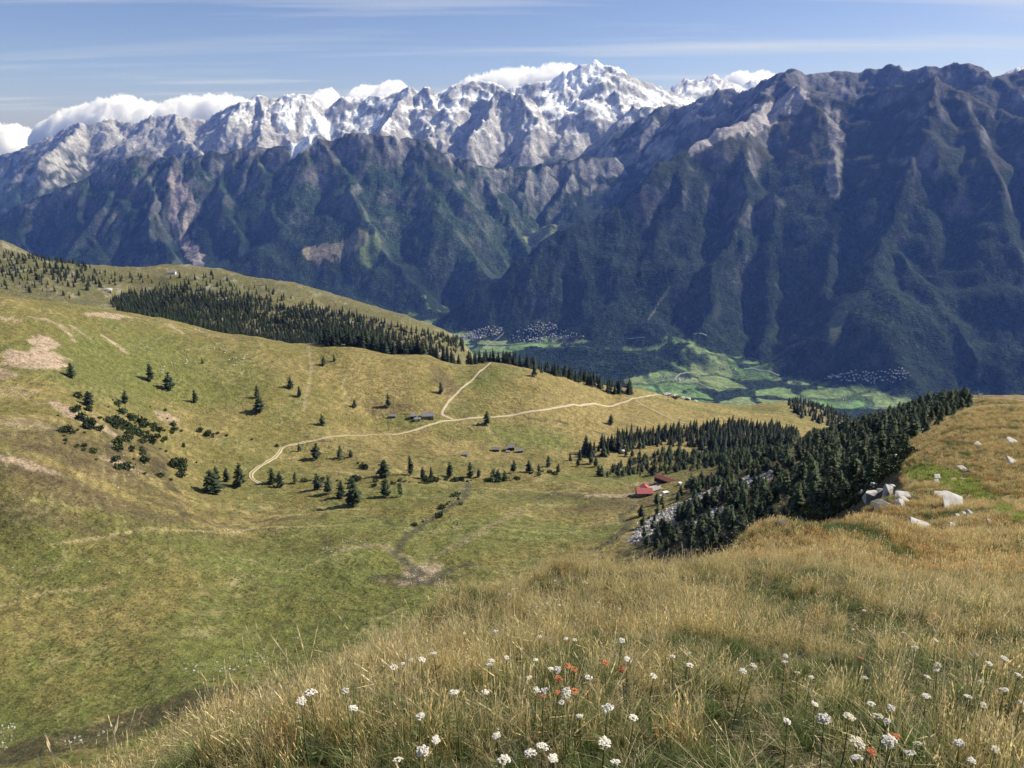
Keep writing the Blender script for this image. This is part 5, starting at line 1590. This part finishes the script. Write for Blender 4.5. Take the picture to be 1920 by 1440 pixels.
front = lambda x, y, z, qx, qy: (z > -20)
grass('meadow_grass', 9500, 1.2, 8.5, -48, 48, near_coll, False, 1, .62, .95, front)
grass('meadow_grass_brow', 24000, 8.0, 24, -44, 42, near_coll, False, 2, .70, 1.05, front)
onridge = lambda x, y, z, qx, qy: (x > .16 * y) & (z > -0.47 * y - 6)
grass('ridge_grass', 30000, 22, 60, 5, 42, far_coll, True, 3, .75, 1.1, onridge)
grass('ridge_turf', 21000, 56, 170, 22, 40, far_coll, True, 4, .8, 1.4, lambda x, y, z, qx, qy: (qx > 1690) & (x > .44 * y))
grass('upper_ridge_turf', 14000, 165, 440, 26, 37, far_coll, True, 5, 1.3, 2.4, lambda x, y, z, qx, qy: (qx > 1740) & (x > .52 * y))

# tussocks of the pasture, seen as a grain from here
g_ = np.random.default_rng(77)
ta_ = g_.uniform(-.70, .45, 60000); tl_ = g_.uniform(math.log(150), math.log(820), 60000)
tx_ = ta_ * np.exp(tl_); ty_ = np.exp(tl_) - OFF; tz_ = ground(tx_, ty_)
cl_ = fbm(tx_ / 22, ty_ / 22, 3, 621) + .35 * g_.normal(size=len(tx_))
kk_ = (cl_ > .05) & (nearmask(np.stack([tx_, ty_, tz_], 1), scree_m) < .3)
tx_, ty_, tz_ = tx_[kk_], ty_[kk_], tz_[kk_]
ti_ = g_.choice([0, 1, 2, 2, 3, 3, 6, 4], len(tx_)); ts_ = g_.uniform(.9, 2.0, len(tx_))
points_object('pasture_tussocks', np.stack([tx_, ty_, tz_], 1), np.stack([ts_ * 1.3, ts_ * 1.3, ts_ * .75], 1), np.stack([0 * ts_, 0 * ts_, g_.uniform(0, 6.28, len(tx_))], 1), ti_, far_coll, kind='stuff')

# ------------------------------------------------------------------ flowers
PETAL = flat_mat('white_petals', (0.52, 0.48, 0.38), (0.72, 0.68, 0.57), 40.0)
DRYHEAD = flat_mat('dried_umbel', (0.36, 0.12, 0.05), (0.50, 0.20, 0.09), 40.0)
CREAM = flat_mat('faded_petals', (0.45, 0.40, 0.28), (0.58, 0.53, 0.40), 40.0)
STEM = flat_mat('green_stem', (0.07, 0.09, 0.03), (0.13, 0.14, 0.05), 10.0)
def umbel(seed, R, mat):
    r = random.Random(seed); mb = MB()
    for i in range(46):
        q = R * math.sqrt(r.random()); w = r.uniform(0, 6.28)
        c = np.array([q * math.cos(w), q * math.sin(w), .28 * R * (1 - (q / R) ** 2) + r.uniform(-.05, .05) * R])
        s = R * r.uniform(.20, .32); n = 5
        tl = np.array([r.gauss(0, .35), r.gauss(0, .35)])
        vs = [c + np.array([0, 0, .10 * R])]
        for k_ in range(n):
            a = 6.2832 * k_ / n + i
            vs.append(c + np.array([s * math.cos(a), s * math.sin(a), s * (tl[0] * math.cos(a) + tl[1] * math.sin(a))]))
        mb.add(vs, [(0, 1 + k_, 1 + (k_ + 1) % n) for k_ in range(n)])
    for k_ in range(7):
        w = 6.2832 * k_ / 7
        mb.tube([(0, 0, -.9 * R), (R * .6 * math.cos(w), R * .6 * math.sin(w), .05 * R)], [.02 * R, .02 * R], 3, cap=False)
    return mb.mesh('umbel', [mat])
def stem_mesh(seed, h):
    r = random.Random(seed); mb = MB()
    b1, b2 = r.uniform(-.04, .04), r.uniform(-.04, .04)
    mb.tube([(b1, b2, -.03), (b1 * .6, b2 * .3, h * .5), (0, 0, h)], [.0030, .0026, .0018], 4, cap=False)
    for k_ in range(4):
        z = h * (.15 + .18 * k_); w = r.uniform(0, 6.28); L = .05
        d = np.array([math.cos(w), math.sin(w), .5]) * L; s = np.array([-math.sin(w), math.cos(w), 0]) * .008
        b0 = np.array([b1 * .5, b2 * .4, z])
        mb.add([b0, b0 + d * .5 + s, b0 + d, b0 + d * .5 - s], [(0, 1, 2, 3)])
    return mb.mesh('stem', [STEM])
HS_ = .37
UMB = [umbel(i, .0195, PETAL) for i in range(4)]; UMBC = [umbel(10 + i, .019, CREAM) for i in range(2)]; UMBO = [umbel(20 + i, .017, DRYHEAD) for i in range(3)]
STEMS = [stem_mesh(i, HS_) for i in range(5)]
def spot_lift(px, py, h):
    Y = _Y[_Y < 80]
    u = -(py - 720.0) / F; k_ = Y / (CP + SP * u)
    x = (px - 960.0) / F * k_; z = (-SP + CP * u) * k_
    g = ground(x, Y)
    i = int(np.argmax(g + h > z))
    return np.array([x[i], Y[i], g[i]]) if (g[i] + h > z[i]) else None
def flower(px, py, heads, label, group, seed, big=1.0):
    r = random.Random(seed)
    s = r.uniform(.88, 1.12)
    p = spot_lift(px, py, HS_ * s)
    if p is None:
        return
    e = bpy.data.objects.new('umbel_flower', None); COL.objects.link(e)
    e.location = p; e.scale = (s, s, s); e.rotation_euler = (0, 0, r.uniform(0, 6.28)); e.empty_display_size = .05
    e['label'] = label; e['category'] = 'flower'; e['group'] = group
    add('stem', r.choice(STEMS), None, e)
    hd = add('flower_head', r.choice(heads), None, e); hd.location = (0, 0, HS_ + .02); k_ = r.uniform(.75, 1.2) * big; hd.scale = (k_, k_, k_); hd.rotation_euler = (r.uniform(-.35, .35), r.uniform(-.35, .35), 0)
C2 = [(885,490),(950,487),(1068,508),(860,550),(866,575),(840,578),(1228,522),(1395,465),(975,640),(1028,625),(1075,605),(1090,632),(1285,620),(1388,650),(615,773),(768,770),(990,795),(1122,806),(1167,810),(1402,816),(462,880),(348,910),(308,937),(262,953),(402,912),(748,918),(738,943),(826,902),(972,912),(1050,960),(1080,965),(938,1005),(975,1065),(1013,1072),(1125,1075),(1125,1100),(1100,1130),(1235,1005),(1560,997),(1655,895),(20,1072),(60,1163),(720,1078),(1190,1197),(1460,1208),(475,1320),(408,1380),(778,1300),(1003,1358),(1060,1412),(945,1390),(815,1420),(1330,1165),(1315,1335),(1430,915),(395,1200),(565,1083),(285,1420),(1370,1435)]
C3 = [(30,878),(35,940),(65,640),(300,975),(350,945),(512,893),(508,925),(570,975),(640,1000),(905,660),(1103,775),(1265,815),(1160,848),(908,1002),(940,1135),(1040,1160),(970,1200),(1020,1225),(705,1215),(830,1205),(520,1225),(660,1138),(1275,937),(1265,962),(1220,1000),(1460,885),(1530,930),(1605,908),(1490,1022),(1425,1100),(1500,1140),(1690,1130),(1675,990),(1605,1065),(870,1340),(865,1415),(1028,1328),(1170,1340),(1135,1385),(1440,1425),(1560,1370),(1380,1335),(1215,1100),(850,755)]
C1 = [(1555,1085),(1508,1130),(105,1388)]
WH = [(640 + a / 2.667, 900 + b_ / 2.667) for a, b_ in C2] + [(1280 + a / 2.667, 900 + b_ / 2.667) for a, b_ in C3] + [(a / 2.667, 900 + b_ / 2.667) for a, b_ in C1]
for i, (px, py) in enumerate(WH):
    faded = px > 1300 and i % 3 == 0
    if faded:
        flower(px, py, UMBC, 'faded cream umbel flower in the foreground grass at the right', 'faded umbels in the foreground grass', i)
    else:
        flower(px, py, UMB, 'white umbel flower on a thin stem in the foreground grass', 'white umbels in the foreground grass', i)
for i, (px, py) in enumerate([(640 + a / 2.667, 900 + b_ / 2.667) for a, b_ in [(1130,945),(1160,960),(1085,1010),(1005,1090),(1080,1080),(1168,1070),(1318,930),(1405,963)]] + [(1280 + a / 2.667, 900 + b_ / 2.667) for a, b_ in [(890,905),(1055,1305),(940,1385)]]):
    flower(px, py, UMBO, 'rust-orange dried umbel in the foreground grass', 'dried orange umbels in the grass', 500 + i, 1.15)
# ------------------------------------------------------------------ clouds behind the ranges
def cloud_mat():
    m = bpy.data.materials.new('cloud'); m.use_nodes = True
    nt = m.node_tree
    for n in list(nt.nodes):
        nt.nodes.remove(n)
    o = nt.nodes.new('ShaderNodeOutputMaterial'); v = nt.nodes.new('ShaderNodeVolumePrincipled')
    v.inputs['Color'].default_value = (0.999, 0.9993, 1.0, 1); v.inputs['Density'].default_value = 0.009; v.inputs['Anisotropy'].default_value = 0.0
    nt.links.new(v.outputs[0], o.inputs['Volume'])
    return m
CLOUD = cloud_mat()
def cloud(profile, base, Y, label, seed, depth=900.0):
    """A bank: its top outline in the photograph, its base line, its distance."""
    P = np.array([at(px, py, Y) for px, py in profile]); zb = np.array([at(px, base, Y)[2] for px, _ in profile])
    x0, x1 = P[0, 0], P[-1, 0]
    nxs = max(int((x1 - x0) / 38), 24); nys = 34
    x = np.linspace(x0, x1, nxs); y = np.linspace(-1, 1, nys)
    Xc, Yc = np.meshgrid(x, y, indexing='ij')
    top = np.interp(x, P[:, 0], P[:, 2]); bot = np.interp(x, P[:, 0], zb)
    hgt = np.maximum(top - bot, 5)
    edge = np.minimum(1, np.minimum(x - x0, x1 - x) / 350.0 + .02)
    dp = depth * (.35 + .65 * np.minimum(1, hgt / 700)) * np.sqrt(edge)
    Yw = Y + Yc * dp[:, None] * (1 + .25 * fbm(Xc / 500, Yc * 2, 3, seed))
    env = np.clip(1 - Yc ** 2, 0, 1) ** .5
    bil_ = np.abs(fbm(Xc / 420, Yw / 420, 4, seed + 1)) * .8 + .35 * np.abs(fbm(Xc / 120, Yw / 120, 3, seed + 2))
    T_ = bot[:, None] + hgt[:, None] * env * (1.02 - .42 * bil_ + .05 * fbm(Xc / 60, Yw / 60, 2, seed + 5))
    B_ = bot[:, None] - 60 * env * (1 + fbm(Xc / 200, Yw / 200, 3, seed + 3))
    rim = np.zeros_like(T_, bool); rim[0] = rim[-1] = True; rim[:, 0] = rim[:, -1] = True
    T_ = np.where(rim, bot[:, None], np.maximum(T_, bot[:, None] + 2)); B_ = np.where(rim, bot[:, None], np.minimum(B_, bot[:, None] - 2))
    n_ = nxs * nys
    f = grid_faces(nxs, nys)
    topi = np.arange(n_).reshape(nxs, nys); boti = np.where(rim, topi, topi + n_)
    f2 = boti.ravel()[f][:, ::-1]
    V_ = np.concatenate([np.stack([Xc, Yw, T_], -1).reshape(-1, 3), np.stack([Xc, Yw, B_], -1).reshape(-1, 3)])
    me = mesh_from_arrays('cloud', V_, np.concatenate([f, f2]))
    bm = bmesh.new(); bm.from_mesh(me); bmesh.ops.delete(bm, geom=[v for v in bm.verts if not v.link_faces], context='VERTS'); bmesh.ops.recalc_face_normals(bm, faces=bm.faces); bm.to_mesh(me); bm.free()
    smooth(me)
    o = add('cloud', me, CLOUD)
    o['label'] = label; o['category'] = 'cloud'; o['group'] = 'cumulus behind the snow peaks'
cloud([(-400,250),(-200,210),(-60,225),(0,226),(30,228),(60,240),(90,262)], 320, 20500, 'white cloud bank at the far left edge of the mountains', 11)
cloud([(55,255),(90,222),(130,198),(170,190),(205,176),(240,172),(262,182),(300,190),(335,176),(400,172),(450,176),(490,196),(520,215)], 270, 19800, 'long white cumulus bank behind the left snow peaks', 21)
cloud([(540,205),(575,180),(600,166),(622,162),(640,180),(655,195)], 235, 20200, 'small white cloud in the gap right of the left snow peak', 31)
cloud([(640,190),(660,166),(685,154),(705,160),(725,150),(748,146),(770,165),(790,185)], 225, 20600, 'thin white cloud puff left of the middle snow crest', 41)
cloud([(815,176),(850,158),(880,140),(910,130),(950,124),(1000,122),(1045,112),(1085,118),(1105,150)], 215, 19900, 'bright white cloud clinging behind the highest snow peak', 51)
cloud([(1350,160),(1365,138),(1385,128),(1410,134),(1430,128),(1452,136),(1465,160)], 195, 20300, 'small bright cloud right of the highest snow peak', 61)
# ------------------------------------------------------------------ air
def haze_box():
    bm = bmesh.new()
    bmesh.ops.create_cube(bm, size=1.0)
    me = bpy.data.meshes.new('haze')
    x0, x1, y0, y1, z0, z1 = -17000, 17000, -400, 18200, -1800, 1420
    for v in bm.verts:
        v.co = (x0 if v.co.x < 0 else x1, y0 if v.co.y < 0 else y1, z0 if v.co.z < 0 else z1)
    bm.to_mesh(me); bm.free()
    m = bpy.data.materials.new('haze'); m.use_nodes = True
    nt = m.node_tree
    for n in list(nt.nodes):
        nt.nodes.remove(n)
    o = nt.nodes.new('ShaderNodeOutputMaterial'); v = nt.nodes.new('ShaderNodeVolumePrincipled')
    v.inputs['Color'].default_value = (0.17, 0.33, 1.0, 1)
    v.inputs['Absorption Color'].default_value = (1, 1, 1, 1)
    v.inputs['Density'].default_value = 2.3e-5
    v.inputs['Anisotropy'].default_value = 0.1
    nt.links.new(v.outputs[0], o.inputs['Volume'])
    return add('haze', me, m, kind='stuff')
haze = haze_box()
